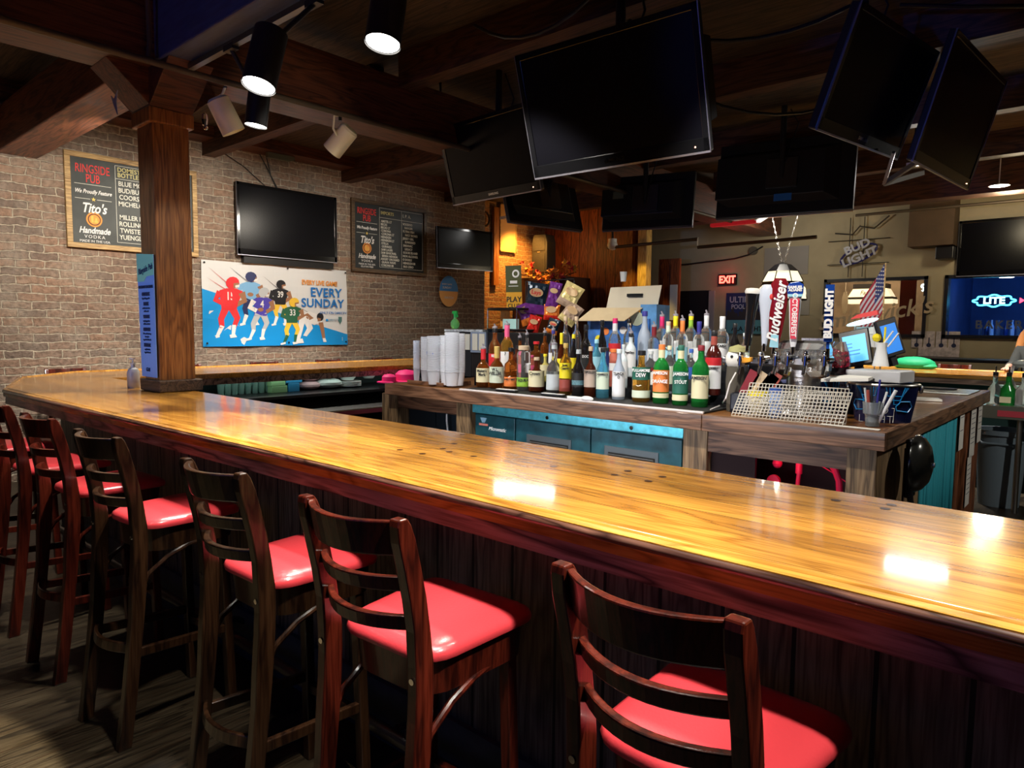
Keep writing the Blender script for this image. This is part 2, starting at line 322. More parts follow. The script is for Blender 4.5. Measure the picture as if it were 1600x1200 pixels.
M_lamp = mat('lamp_disc', (1, 1, 1), .5, emit=(1, .96, .88), es=14)
# ------------------------------------------------------------------ the room
CZ = 3.6
struct('floor', MB().box(-9, 4, -4, 14.6, -.06, 0), M_floor)
struct('ceiling', MB().box(-9, 4, -4, 14.6, CZ, CZ+.06), M_ceil)
struct('wall_left', MB().box(-4, 8.0, 0, .45, 0, CZ), M_brick, loc=(-7.75, 0, 0), rz=R(90))
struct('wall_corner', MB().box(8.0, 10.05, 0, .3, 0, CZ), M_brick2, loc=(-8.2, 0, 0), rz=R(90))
struct('wall_wood', MB().box(-8.2, -6.12, 0, .12, 0, CZ), M_cedar, loc=(0, 10.05, 0))
struct('wall_front', MB().box(-8.2, 4, -4.1, -4, 0, CZ), mat('dark_front_wall', (.02, .015, .012), .8))
struct('wall_right', MB().box(4, 4.1, -4, 14.6, 0, CZ), M_wall)
YW = 11.5
b = MB()
b.box(-8.2, -3.68, 0, .2, 0, CZ).box(-3.68, 4, 0, .2, 0, 1.40).box(-3.68, 4, 0, .2, 2.285, CZ).box(-2.25, -2.04, 0, .2, 1.40, 2.285).box(-.45, 4, 0, .2, 1.40, 2.285)
struct('wall_back', b, M_wall, loc=(0, YW, 0))
M_wframe = mat('black_window_frame', (.012, .013, .02), .4)
M_glass = mat('window_glass', (1, 1, 1), .02, spec=.5, trans=1., ior=1.1)
for i, (x0, x1) in enumerate([(-3.68, -2.25), (-2.04, -.45)]):
    f = MB(); z0, z1, t = 1.40, 2.285, .045
    f.box(x0, x1, -.03, .16, z0, z0+t).box(x0, x1, -.03, .16, z1-t, z1).box(x0, x0+t, -.03, .16, z0, z1).box(x1-t, x1, -.03, .16, z0, z1)
    fo = struct('window_%d' % (i+1), f, M_wframe, loc=(0, YW, 0))
    MB().box(x0+t, x1-t, .07, .075, z0+t, z1-t).build('pane', M_glass, fo)
M_room = mat('far_room_wall', (.42, .34, .26), .8, var=.45, vscale=2)
M_roomb = mat('far_room_wall_blue', (.03, .05, .12), .8, var=.3, vscale=2)
struct('wall_far_room', MB().box(-4.4, -2.15, 0, .1, 0, CZ), M_room, loc=(0, 14.3, 0))
struct('wall_far_bar', MB().box(-2.15, 4, 0, .1, 0, CZ), M_roomb, loc=(0, 14.3, 0))
struct('trim_far_divider', MB().box(-2.19, -2.12, YW+.2, 14.3, 0, CZ), M_roomb)
struct('wall_side_room', MB().box(-4.45, -4.4, YW+.2, 14.3, 0, CZ), M_room)
# timber frame over the bar
def T(name, label, cat, mb, m, **k): o = mb.build(name, m, **k); return tag(o, label, cat)
XB, XBp = -4.72, -4.36
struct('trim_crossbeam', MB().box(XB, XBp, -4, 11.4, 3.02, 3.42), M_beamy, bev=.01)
struct('trim_crossbeam_2', MB().box(XBp, 4, 1.72, 1.90, 3.02, 3.40), mat('beam_paint_blue', (.06, .075, .14), .45, var=.2, vscale=6, stretch=(1, 8, 8)), bev=.01)  # blue light falling on the beam is put into its colour
struct('trim_crossbeam_3', MB().box(-7.75, XB, 1.66, 1.98, 3.02, 3.40), M_beam, bev=.01)
M_joist = wood('dark_joist', (.03, .012, .006), (.11, .045, .022), 'x', .7, .6)
for i, y in enumerate([-2.0, -.3, 3.6, 5.4, 7.2, 9.0]):
    struct('trim_joist_%d' % (i+1), MB().box(-4.36, 4, y-.07, y+.07, 3.34, CZ), M_joist)
    struct('trim_joist_left_%d' % (i+1), MB().box(-7.75, XB, y-.07, y+.07, 3.34, CZ), M_joist)
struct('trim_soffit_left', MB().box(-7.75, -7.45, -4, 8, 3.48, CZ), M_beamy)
struct('trim_header_back', MB().box(-6.6, 4, 9.9, 10.2, 3.12, 3.5), M_joist)
# post, its bolster and base
c = thing('wooden_column', 'square stained wooden post rising from the back of the bar to the beams', 'post', (-4.60, 1.86, 0))
MB().box(-.135, .10, -.11, .11, 1.14, 2.72).build('shaft', M_column, c, bev=.006)
MB().box(-.16, .125, -.135, .135, 2.71, 2.80).build('collar', M_column, c, bev=.008)
b = MB(); b.prism([(-.15, -.36, 3.02), (-.15, .36, 3.02), (-.15, .12, 2.80), (-.15, -.12, 2.80)], (.27, 0, 0)); b.prism([(-.5, -.13, 3.02), (-.15, -.13, 2.80), (.12, -.13, 2.80), (.42, -.13, 3.02)], (0, .26, 0))
b.build('bolster', M_beamy, c, bev=.005)
MB().box(-.155, .15, -.135, .135, 1.072, 1.145).build('base_block', wood('base_block_wood', (.04, .025, .02), (.14, .09, .06), 'x', 1, .5), c, bev=.006)
MB().box(-.10, .13, -.12, .12, 0, 1.068).build('lower_post', M_column, c)
# pale pine post at the back
T('pine_post', 'pale pine post lit amber at the end of the red board wall', 'post', MB().box(-.075, .085, -.08, .08, 0, 3.12), M_pine, loc=(-6.02, 9.95, 0), bev=.004)
T('pine_post', 'dim brown board post just left of the amber lit pine post', 'post', MB().box(-.11, .07, -.05, .05, 0, 3.12), M_column, loc=(-6.30, 9.97, 0), bev=.004)
# ------------------------------------------------------------------ the bar counter
BZ = 1.07
outer = [(3.6, 1.21), (-1.8, 1.205), (-3.1, 1.165), (-5.35, 1.12), (-6.40, 1.44), (-6.86, 1.95), (-7.0, 9.1), (3.6, 9.1)]
inner = [(3.6, 1.94), (-5.92, 1.94), (-5.92, 8.12), (3.6, 8.12)]
bar = thing('bar_counter', 'long honey oak bar counter ringing the back bar, varnished and glossy', 'bar counter', (0, 0, 0))
T0 = .045
def slab(pts, m): MB().prism([(x, y, BZ-T0) for x, y in pts], (0, 0, T0)).build('bar_top', m, bar)
slab([(3.6, 1.21), (3.6, 1.94), (-5.92, 1.94), (-6.40, 1.44), (-5.35, 1.12), (-3.1, 1.165), (-1.8, 1.205)], M_oak)
slab([(-6.40, 1.44), (-5.92, 1.94), (-5.92, 8.12), (-7.0, 9.1), (-6.86, 1.95)], M_oaky)
slab([(3.6, 9.1), (-7.0, 9.1), (-5.92, 8.12), (3.6, 8.12)], M_oak)
lo = [Vector((x, y, BZ)) for x, y in outer]
def arc(cx, cz, r, a0, a1, n): return [(cx+r*math.cos(R(a0+(a1-a0)*i/n)), cz+r*math.sin(R(a0+(a1-a0)*i/n))) for i in range(n+1)]
# outward side is +across for a path walked this way round
path = lo[::-1]
def rb(name, prof, m, pth=path, **k): MB().ribbon(pth, prof).build(name, m, bar, smooth=True, **k)
sg = 1
rb('raised_lip', [(-.055, -.002)]+arc(-.028, .0, .0085, 160, 20, 5)+[(0.0, -.002)], M_oak)
rb('nosing', [(-.004, -.002)]+arc(-.004, -.0125, .0105, 90, -90, 8)+[(-.06, -.023), (-.06, -.002)], M_rail)
rb('nosing', [(-.010, -.024), (-.002, -.027), (.000, -.034), (-.006, -.040), (-.06, -.040), (-.06, -.024)], M_rail)
rb('apron', [(-.012, -.040), (-.008, -.092), (-.04, -.095), (-.06, -.040)], M_apron)
pin = [Vector((x, y, BZ)) for x, y in inner]
rb('inner_lip', [(-.002, -.002), (.012, -.004), (.014, -.04), (-.04, -.045)], M_oak, pin)
rb('inner_fascia', [(-.01, -.045), (-.01, -.100), (-.035, -.100), (-.035, -.045)], M_apron, pin)
# front panels set back under the overhang
def off(pts, d):
    out = []; P = [Vector(p) for p in pts]
    for i, p in enumerate(P):
        d0 = (P[i]-P[i-1]).normalized() if i else None; d1 = (P[i+1]-P[i]).normalized() if i < len(P)-1 else None
        d0 = d0 or d1; d1 = d1 or d0; n0 = Vector((d0.y, -d0.x)); n1 = Vector((d1.y, -d1.x)); m = (n0+n1).normalized(); out.append(p+m*d/max(.3, m.dot(n0)))
    return out
panel = [(x, y) for x, y in off([(p.x, p.y) for p in path], -.30)]
rb('front_panel', [(0, -.045), (0, -BZ), (-.03, -BZ), (-.03, -.045)], M_panel, [Vector((x, y, BZ)) for x, y in panel])
rb('kickboard', [(.02, -BZ+.22), (.02, -BZ), (.0, -BZ), (.0, -BZ+.22)], mat('painted_kickboard', (.06, .07, .085), .4, var=.2), [Vector((x, y, BZ)) for x, y in panel])
MB().tube([(3.6, 1.36, .20), (-5.2, 1.30, .20)], .022, 10).build('foot_rail', M_steel_d, bar, smooth=True)
for x in [3, 1.8, .6, -.5, -1.7, -2.9, -4.1, -5.0]:
    MB().tube([(x, 1.36, .20), (x, 1.42, .19), (x, 1.52, .12)], .012, 8).build('rail_bracket', M_steel_d, bar, smooth=True)
# inside of the left and back limbs: shelf, ledge and dark board
MB().box(-6.45, -5.72, 2.1, 8.0, .825, .85).build('glass_shelf', M_black, bar)
MB().box(-6.45, -5.42, 2.1, 7.0, .70, .715).build('steel_ledge', M_steel, bar, bev=.004)
MB().box(-5.44, -5.42, 2.1, 7.0, .66, .70).build('ledge_edge', mat('ledge_edge_maroon', (.18, .03, .05), .4), bar)
MB().box(-6.5, -6.45, 2.0, 8.1, 0, 1.0).build('inner_board', mat('green_black_board', (.012, .03, .03), .5), bar)
MB().box(-5.6, -5.55, 2.1, 7.0, 0, .70).build('ledge_board', M_dark, bar)
MB().box(-5.9, 3.6, 8.35, 8.4, 0, 1.0).build('inner_board', mat('dark_green_board', (.015, .07, .065), .4), bar)
MB().box(-4.9, 3.6, 8.0, 8.34, .80, .83).build('back_shelf', mat('dark_green_shelf', (.02, .10, .09), .3), bar, bev=.004)
# drink stains: small dark knots and scorch spots in the varnish
for (px, py) in [(692, 701), (723, 679), (625, 703), (660, 709), (702, 706), (740, 713), (865, 729), (981, 736), (960, 742), (1035, 745), (1013, 752), (1306, 782), (1383, 795), (1393, 789), (710, 693)]:
    p = atz(px, py, BZ); MB().cyl((p.x, p.y, BZ-.001), (p.x, p.y, BZ+.0006), .012, n=10).build('scorch_mark', mat('scorch', (.06, .02, .005), .3), bar)
# ------------------------------------------------------------------ bar stools
def curved_slat(x0, x1, y, z0, z1, bow, th, lean0, lean1, n=12):
    b = MB(); vs = []; fs = []
    for i in range(n+1):
        t = i/n; x = x0+(x1-x0)*t; d = bow*(1-(2*t-1)**2)
        for (z, l) in ((z0, lean0), (z1, lean1)):
            for q in (0, th): vs.append((x, y+l-d+q, z))
    for i in range(n):
        a = i*4; c2 = a+4
        fs += [(a, c2, c2+2, a+2), (a+1, a+3, c2+3, c2+1), (a+2, c2+2, c2+3, a+3), (a, a+1, c2+1, c2)]
    fs += [(0, 2, 3, 1), (n*4, n*4+1, n*4+3, n*4+2)]
    b.add(vs, fs); return b
POST = [(0, -.290), (.2, -.262), (.45, -.232), (.70, -.212), (.82, -.214), (.95, -.235), (1.11, -.275)]
def py(z):
    for (a, ya), (b2, yb) in zip(POST, POST[1:]):
        if z <= b2: return ya+(yb-ya)*(z-a)/(b2-a)
    return POST[-1][1]
def make_stool(wd, label):
    t = thing('bar_stool', label, 'bar stool', (0, 0, 0))
    for s in (-1, 1):
        b = MB(); x = s*.154; vs = []; fs = []
        Z = [0, .1, .2, .33, .45, .56, .66, .72, .78, .86, .93, 1.0, 1.06, 1.095, 1.11]
        for i, z in enumerate(Z):
            d = .024 if z < 1.08 else (.019 if z < 1.1 else .012); k = .026 if .5 < z < .85 else .023
            yy = py(z)
            for (a, c2) in ((-1, -1), (1, -1), (1, 1), (-1, 1)): vs.append((x+a*.0155, yy+c2*(d if c2 > 0 or z < 1.08 else d)*(k/.024), z))
        for i in range(len(Z)-1):
            for q in range(4): fs.append((i*4+q, i*4+(q+1) % 4, i*4+4+(q+1) % 4, i*4+4+q))
        fs += [(3, 2, 1, 0), tuple(range(len(Z)*4-4, len(Z)*4))]
        b.add(vs, fs); o = b.build('back_post', wd, t, bev=.004)
        MB().cyl((x, py(.75)-.0285, .75), (x, py(.75)-.024, .75), .007, n=12).build('bolt', M_chrome, o, smooth=True)
        MB().beam((s*.150, .125, 0), (s*.138, .108, .70), .034, .034, (0, 1, 0)).build('front_leg', wd, t, bev=.004)
        # bent brace from post to leg
        pts = [(s*.165, -.17+.33*i/10, .52+.115*math.sin(math.pi*(i/10)**.8)) for i in range(11)]
        pts = [(s*.150, -.235, .47), (s*.150, -.222, .54), (s*.15, -.18, .605), (s*.15, -.11, .65), (s*.148, -.03, .675), (s*.146, .06, .688)]
        MB().tube(pts, .009, 8).build('side_brace', wd, t, smooth=True)
        MB().beam((s*.152, py(.33)+.02, .33), (s*.146, .12, .30), .02, .032).build('stretcher', wd, t, bev=.003)
    curved_slat(-.150, .150, 0, 1.025, 1.103, .062, .019, py(1.03), py(1.10)).build('top_rail', wd, t, bev=.004)
    curved_slat(-.148, .148, 0, .942, .976, .060, .020, py(.94), py(.976)).build('back_slat', wd, t, bev=.004)
    curved_slat(-.148, .148, 0, .852, .886, .058, .020, py(.85), py(.886)).build('back_slat', wd, t, bev=.004)
    curved_slat(-.150, .150, 0, .33, .365, .050, .014, py(.33), py(.365)).build('rear_stretcher', wd, t, bev=.003)
    MB().beam((-.146, .125, .26), (.146, .125, .26), .024, .034).build('footrest', wd, t, bev=.003)
    # seat: rounded trapezoid
    def outline(e, f=0):
        pts = []
        cs = [(-.178-e, .165+e, .06), (.178+e, .165+e, .06), (.150+e, -.180-e, .08), (-.150-e, -.180-e, .08)]
        cs = cs[::-1]
        for i, (x, y, r) in enumerate(cs):
            p = Vector((x, y)); a = (Vector(cs[i-1][:2])-p).normalized(); c2 = (Vector(cs[(i+1) % 4][:2])-p).normalized()
            for k in range(6):
                u = k/5; q = (p+a*r)*(1-u)**2 + p*2*u*(1-u) + (p+c2*r)*u**2; pts.append((q.x, q.y))
        return pts
    def stack(levels, m, nm):
        b = MB(); vs = []; fs = []; n = 24
        for (e, z) in levels: vs += [(x, y, z) for x, y in outline(e)]
        for i in range(len(levels)-1):
            for k in range(n): fs.append((i*n+k, i*n+(k+1) % n, (i+1)*n+(k+1) % n, (i+1)*n+k))
        fs += [tuple(range(n))[::-1], tuple(range((len(levels)-1)*n, len(levels)*n))]
        b.add(vs, fs); return b.build(nm, m, t, smooth=True)
    stack([(-.012, .672), (-.006, .754), (0, .760)], wd, 'seat_frame')
    stack([(.002, .758), (.010, .762), (.012, .772), (.008, .784), (-.004, .793), (-.03, .799), (-.07, .802)], M_vinyl, 'seat')
    return t
cherry = make_stool(M_cherry, 'x'); walnut = make_stool(M_walnut, 'x')
XS = [(-.52, .03, -2, 1, 'cherry red bar stool nearest the camera, closest to the right edge of the photo'),
      (-1.26, .005, 4, 1, 'cherry red bar stool second from the camera, beneath the middle of the bar'),
      (-1.89, .0, 2, 0, 'dark walnut bar stool between the second cherry stool and another walnut stool'),
      (-2.745, -.025, 5, 0, 'dark walnut bar stool just right of the tall red-framed stools at the left'),
      (-3.42, -.035, 4, 1, 'cherry red bar stool just left of the walnut stools'),
      (-4.07, -.045, 3, 1, 'cherry red bar stool cut by the left edge of the photo'),
      (-4.85, -.05, 3, 1, 'cherry red bar stool farthest along the left end of the long bar')]
used = {0: walnut, 1: cherry}; done = set()
def place_stool(k, loc, rz, label, group):
    if k in done: o = copy_tree(used[k])
    else: o = used[k]; done.add(k)
    o.location = loc; o.rotation_euler = (0, 0, rz); o['label'] = label; o['group'] = group
for (x, dy, rz, k, lab) in XS: place_stool(k, (x, 1.135+dy, 0), R(rz), lab, 'bar stools along the near side of the bar')
for i, (y, lab) in enumerate([(2.05, 'red bar stool behind the far bar limb, left of the post'), (3.15, 'red bar stool peeking over the far bar limb just right of the post'), (4.05, 'red bar stool peeking over the far bar limb below the sports banner'), (4.9, 'red bar stool peeking over the far bar limb near the right end of the banner'), (5.75, 'red bar stool peeking over the far bar limb beside the stacked cups')]):
    place_stool(1, (-7.18, y, 0), R(-90), lab, 'bar stools between the far bar limb and the brick wall'); [setattr(o_, 'scale', (1, 1, .965)) for o_ in COL.objects if o_.parent is None and o_.get('label') == lab]
place_stool(1, (-1.55, 9.32, 0), R(180), 'red bar stool behind the right-hand far limb of the bar', 'bar stools on the far side of the ring bar')
# ------------------------------------------------------------------ the brick wall
def wall_thing(name, label, cat, y, z, X=-7.75): return thing(name, label, cat, (X, y, z), R(90))
k = 7.75/7.2
def chalkboard(y0, y1, z0, z1, fm, sm, label, cols, dim):
    w_, h_ = y1-y0, z1-z0; t = wall_thing('chalkboard_menu', label, 'menu board', (y0+y1)/2, z0, -7.745)
    MB().box(-w_/2+.02, w_/2-.02, -.02, 0, .02, h_-.02).build('slate', sm, t)
    f = .05
    for (a, b2, c2, d) in ((-w_/2, w_/2, 0, f), (-w_/2, w_/2, h_-f, h_), (-w_/2, -w_/2+f, f, h_-f), (w_/2-f, w_/2, f, h_-f)):
        MB().box(a, b2, -.04, 0, c2, d).build('frame', fm, t, bev=.004)
    Y = -.0225; xl = -w_/2+f; lw = .335*(w_-2*f); cx = xl+lw/2
    text('RINGSIDE\nPUB', .115, M_red_ink, t, (cx, Y, h_-.20), bold=.001, sx=.62, line=.8)
    text('We Proudly Feature', .055, M_whiteink, t, (cx, Y, h_-.37), shear=.35, bold=.001, sx=.72)
    text("Tito's", .13, M_whiteink, t, (cx, Y, h_-.53), shear=.3, bold=.003, sx=.75)
    text('Handmade', .085, M_whiteink, t, (cx, Y, h_-.745), shear=.3, bold=.002, sx=.75)
    text('VODKA', .045, M_whiteink, t, (cx, Y, h_-.805), spacing=1.3)
    text('MADE IN THE USA\nGLUTEN FREE', .033, M_whiteink, t, (cx, Y, h_-.865))
    b = MB()
    b.cyl((cx, Y+.001, h_-.635), (cx, Y-.001, h_-.635), .072, n=28).build('badge', M_orange, t)
    MB().cyl((cx, Y, h_-.635), (cx, Y-.002, h_-.635), .058, n=28).build('badge', mat('badge_brown', (.12, .03, .01), .6), t)
    MB().cyl((cx, Y, h_-.635), (cx, Y-.003, h_-.635), .048, n=28).build('badge', M_orange, t)
    MB().box(cx-.028, cx-.008, Y-.0045, Y, h_-.665, h_-.60).box(cx+.0, cx+.03, Y-.0045, Y, h_-.665, h_-.645).box(cx+.008, cx+.024, Y-.0045, Y, h_-.645, h_-.62).build('badge', mat('badge_yellow', (.85, .5, .1), .6), t)
    b = MB(); b.box(cx-lw*.42, cx+lw*.42, Y-.001, Y, h_-.302, h_-.298).box(cx-lw*.42, cx-.03, Y-.001, Y, h_-.442, h_-.438).box(cx+.03, cx+lw*.42, Y-.001, Y, h_-.442, h_-.438)
    xs = [xl+lw+.01] + [xl+lw+.01+(w_-2*f-lw-.03)*i/len(cols) for i in range(1, len(cols)+1)]
    for x in xs: b.box(x-.002, x+.002, Y-.001, Y, .085, h_-.075)
    b.box(xs[0], xs[-1], Y-.001, Y, .083, .087).box(xs[0], xs[-1], Y-.001, Y, h_-.077, h_-.073).box(xs[0], xs[-1], Y-.001, Y, h_-.205, h_-.201)
    b.build('chalk_line', M_chalk, t)
    star = MB(); star.prism([(cx+.022*(1 if i % 2 == 0 else .42)*math.sin(R(36*i)), Y, h_-.44+.022*(1 if i % 2 == 0 else .42)*math.cos(R(36*i))) for i in range(10)][::-1], (0, -.002, 0)).build('star', mat('star_yellow', (.8, .6, .15), .6), t)
    for i, (hd, rows) in enumerate(cols):
        x0 = xs[i]+.02
        text(hd, .062, M_chalky if i == 0 else M_chalk, t, (x0, Y, h_-.14), align='LEFT', sx=.9, line=.85, bold=.0005)
        n = len(rows); H_ = h_-.30
        for j, r_ in enumerate(rows):
            text(r_, min(.075, H_/n*.95) if len(cols) == 1 or n < 10 else .044, M_chalk, t, (x0+random.uniform(0, .015), Y, h_-.25-j*(H_-.02)/n), align='LEFT', sx=.85, bold=.0008)
    return t
chalkboard(2.03*k, 3.20*k, 1.5+.675*k, 1.5+1.53*k, M_frame, M_slate, 'grey chalkboard menu in a pale wood frame, partly behind the wooden post', [('DOMESTIC\nBOTTLES', ['BLUE MOON', 'BUD/BUD LT', 'COORS LT', 'MICHELOB', '', 'MILLER LITE', 'ROLLING ROCK', 'TWISTED TEA', 'YUENGLING'])], 0)
chalkboard(5.07*k, 6.27*k, 1.5+.657*k, 1.5+1.545*k, M_frame_d, M_slate_d, 'black chalkboard menu in a dark wood frame, right of the wall television', [
    ('IMPORTS', ['AMSTEL LT', 'BECKS', 'BECKS LT', 'CORONA', 'CORONA LT', 'HEINEKEN', 'HEINEKEN LT', 'STELLA', 'GUINNESS', 'SAM LAGER', 'SAM SEASONAL', 'SIERRA NEVADA', 'ANGRY ORCHARD', 'GUAVA WAVE', 'CORONA 00']),
    ('I. P. A.', ['VOODOO', '   RANGER', 'FLYING FISH', '   HAZY BONES', 'JERSEY GIRL', '   SUNKISSED', 'SARANAC', '   LEGACY', 'GOOSE ISLAND', 'NON ALCOHOL', 'O DOULS', 'HEINEKEN 00', 'BUD ZERO'])], 1)
def tv(name, label, loc, yaw, tilt, w_, h_, depth=.07, group=None, logo=True, back=False, stand=None, led=True):
    """flat screen; local x right, z up, screen facing -y; origin at the middle of the set"""
    t = thing(name, label, 'television', loc, 0, group); t.rotation_euler = (R(tilt), 0, R(yaw)); t.rotation_mode = 'XYZ'
    f = .035
    MB().box(-w_/2, w_/2, 0, depth*.55, -h_/2, h_/2).build('casing', M_black, t, bev=.008)
    MB().prism([(-w_*.40, depth*.55, -h_*.36), (-w_*.40, depth*.55, h_*.36), (-w_*.30, depth+.05, h_*.28), (-w_*.30, depth+.05, -h_*.28)], (w_*.8, 0, 0)).build('rear_housing', M_black, t, bev=.006)
    b = MB()
    for (a, c2, d, e) in ((-w_/2, w_/2, -h_/2, -h_/2+.07), (-w_/2, w_/2, h_/2-f, h_/2), (-w_/2, -w_/2+f, -h_/2, h_/2), (w_/2-f, w_/2, -h_/2, h_/2)): b.box(a, c2, -.008, 0, d, e)
    b.build('bezel', mat('gloss_black', (.006, .006, .007), .12, coat=.5), t, bev=.003)
    MB().box(-w_/2+f, w_/2-f, -.003, 0, -h_/2+.07, h_/2-f).build('screen', M_screen, t)
    MB().box(-w_/2, w_/2, -.010, .004, -h_/2-.006, -h_/2+.004).build('trim_strip', mat('trim_violet_steel', (.42, .42, .50), .35, .8), t)
    for s in (-1, 1): MB().box(s*w_/2-.002, s*w_/2+.002, -.009, .0, -h_/2, h_/2).build('edge_strip', mat('edge_grey', (.16, .16, .19), .4, .6), t)
    if logo: text('SAMSUNG', .026, M_chrome, t, (0, -.0095, -h_/2+.035), bold=.0008, name='logo')
    if led: MB().ball((w_*.43, -.010, -h_/2+.03), .004).build('power_light', mat('power_led', (1, .3, .2), .5, emit=(1, .5, .3), es=6), t)
    MB().box(-.14, .14, depth+.05, depth+.075, -.14, .14).build('mount_plate', M_steel_d, t)
    return t
y0, y1 = 3.59*k, 4.82*k
tv('television', 'wide black television on the brick wall above the sports banner', (-7.66, (y0+y1)/2, 1.5+1.115*k), 90, 0, y1-y0, .76*k, logo=False, led=False)
MB().box(-7.75, -7.68, 3.95, 5.15, 1.5+.655*k, 1.5+.73*k).build('soundbar', M_black)
tag(bpy.data.objects['soundbar'], 'slim black soundbar mounted under the wall television', 'soundbar')
tv('television', 'small black television angled on a bracket beside the dark chalkboard', (-7.30, 7.13, 2.61), 80, -2, .97, .58, logo=False, led=False)
MB().box(-.03, .03, .12, .42, -.05, .05).build('wall_bracket', M_steel_d, bpy.data.objects['television.001'])
# cables from the ceiling junction to the wall television
b = MB(); b.tube([(-7.70, 4.18, 3.47), (-7.72, 4.3, 3.3), (-7.72, 4.40, 3.1), (-7.68, 4.42, 3.02)], .006, 6); b.tube([(-7.70, 4.26, 3.47), (-7.72, 4.33, 3.25), (-7.68, 4.45, 3.0)], .006, 6); b.tube([(-7.70, 3.6, 3.47), (-7.73, 4.0, 3.30), (-7.72, 4.25, 3.12), (-7.68, 4.40, 3.0)], .005, 6)
T('tv_cable', 'black cables hanging from the ceiling down to the wall television', 'cable', b, M_black)
# sports banner
def banner():
    w_, h_ = 1.77*k, .895*k; t = wall_thing('sports_banner', 'white and blue football banner hung on the brick wall below the television', 'banner', 4.115*k, 1.5-.24*k, -7.735)
    n = 24; vs = []; fs = []
    def wy(x, z): return -.006-.010*math.sin(x*9+z*3)*math.sin(z*7+1)
    M_bw, M_bb = mat('banner_white', (.70, .72, .74), .35), mat('banner_blue', (.01, .30, .75), .35)
    b = MB()
    for i in range(n):
        for j in range(12):
            q = [(-w_/2+w_*a/n, h_*c2/12) for a, c2 in ((i, j), (i+1, j), (i+1, j+1), (i, j+1))]
            b.quad(*[(x, wy(x, z), z) for x, z in q])
    b.build('cloth', M_bw, t, smooth=True)
    def flat(nm, pts, m, d=.004):
        b = MB(); ys = [wy(x, z)-d for x, z in pts]; b.prism([(x, y, z) for (x, z), y in zip(pts, ys)], (0, -.0006, 0)); return b.build(nm, m, t)
    def U(u, v): return (-w_/2+w_*u, h_*(1-v))
    # blue ground, split so that it follows the cloth
    top = lambda u: .33+.52*max(0, u)**1.0*1.02 if u < 1 else .86
    b = MB(); e = [0, .1, .2, .3, .4, .5, .6, .7, .8, .9, 1.0]
    for a, c2 in zip(e, e[1:]):
        for s in range(4):
            u0, u1 = a, c2; v0a, v0b = .33+.53*a, .33+.53*c2
            p = [U(u0, 1-(1-v0a)*s/4), U(u1, 1-(1-v0b)*s/4), U(u1, 1-(1-v0b)*(s+1)/4), U(u0, 1-(1-v0a)*(s+1)/4)]
            b.quad(*[(x, wy(x, z)-.003, z) for x, z in p])
    b.build('print', M_bb, t)
    for (u0, v0, u1, v1, col) in [(.04, .08, .19, .30, 'red'), (.03, .2, .18, .36, 'red'), (.17, .06, .30, .24, 'blk'), (.38, .14, .50, .30, 'blk'), (.62, .5, .75, .62, 'blk'), (.24, .68, .36, .80, 'wht'), (.2, .74, .34, .84, 'wht')]:
        m = {'red': mat('speed_red', (.7, .2, .2), .5), 'blk': mat('speed_grey', (.25, .25, .27), .5), 'wht': M_whiteink}[col]
        flat('print', [U(u0, v0), U(u1, v1), U(u1-.004, v1+.012)], m, .0035)
    # six generic footballers as printed figures
    def limb(pts, w0, w1):
        L_, R_ = [], []; P = [Vector(p) for p in pts]
        for i, p in enumerate(P):
            d = (P[min(i+1, len(P)-1)]-P[max(i-1, 0)]).normalized(); nn = Vector((-d.y, d.x)); ww = w0+(w1-w0)*i/(len(P)-1)
            L_.append(p+nn*ww/2); R_.append(p-nn*ww/2)
        return L_+R_[::-1]
    cm = {}
    def cc(n_, c_): return mat('print_'+n_, c_, .5)
    skin, wht, navy = cc('skin', (.35, .17, .09)), cc('white', (.8, .8, .8)), cc('navy', (.02, .03, .12))
    def player(cx, cy, s, jersey, pants, helm, sock, num, lean=0, armm=None, d=.005, shoe=None):
        F = lambda x, y: U(cx+(x+lean*y*-1)*s*.5, cy+y*s)
        def poly(pts, m, dd): flat('printed_player', [F(*p) for p in pts], m, d+dd)
        am = armm or jersey
        poly(limb([(-.07, .38), (-.16, .62), (-.12, .80)], .17, .10), pants, 0); poly(limb([(-.12, .76), (-.20, .97)], .10, .07), sock, .0004)
        poly(limb([(.07, .38), (.20, .60), (.14, .78)], .17, .10), pants, .0002); poly(limb([(.14, .74), (.13, .95)], .10, .07), sock, .0006)
        poly([(-.30, .98), (-.16, .94), (-.15, 1.0), (-.29, 1.03)], wht, .0006); poly([(.05, .95), (.17, .93), (.22, 1.0), (.08, 1.02)], wht, .0006)
        poly([(-.25, .02), (-.10, -.03), (.12, -.03), (.26, .02), (.20, .24), (.16, .42), (-.16, .42), (-.20, .24)], jersey, .0008)
        poly(limb([(-.23, .05), (-.31, .22), (-.12, .30)], .15, .10), am, .0012); poly(limb([(.24, .05), (.32, .22), (.14, .32)], .15, .10), skin, .0012)
        poly([(.02+.15*math.cos(R(a)), -.15+.13*math.sin(R(a))) for a in range(0, 360, 30)], helm, .0014)
        poly([(.04, -.14), (.16, -.16), (.15, -.05), (.05, -.04)], skin, .0018); poly([(.08, -.10), (.18, -.12), (.17, -.06), (.09, -.05)], wht, .002)
        poly([(-.02+.08*math.cos(R(a)), .27+.05*math.sin(R(a))) for a in range(0, 360, 40)], skin, .0022)
        if num: x, z = F(0, .14); text(num, h_*s*.24, wht, t, (x, wy(x, z)-d-.004, z), bold=.002, sx=.8)
    red, blu, pur, blk, grn = cc('red', (.75, .03, .04)), cc('sky', (.2, .45, .75)), cc('purple', (.08, .06, .45)), cc('black', (.015, .015, .02)), cc('green', (.02, .12, .06))
    gld, slv = cc('gold', (.85, .55, .05)), cc('silver', (.5, .53, .56))
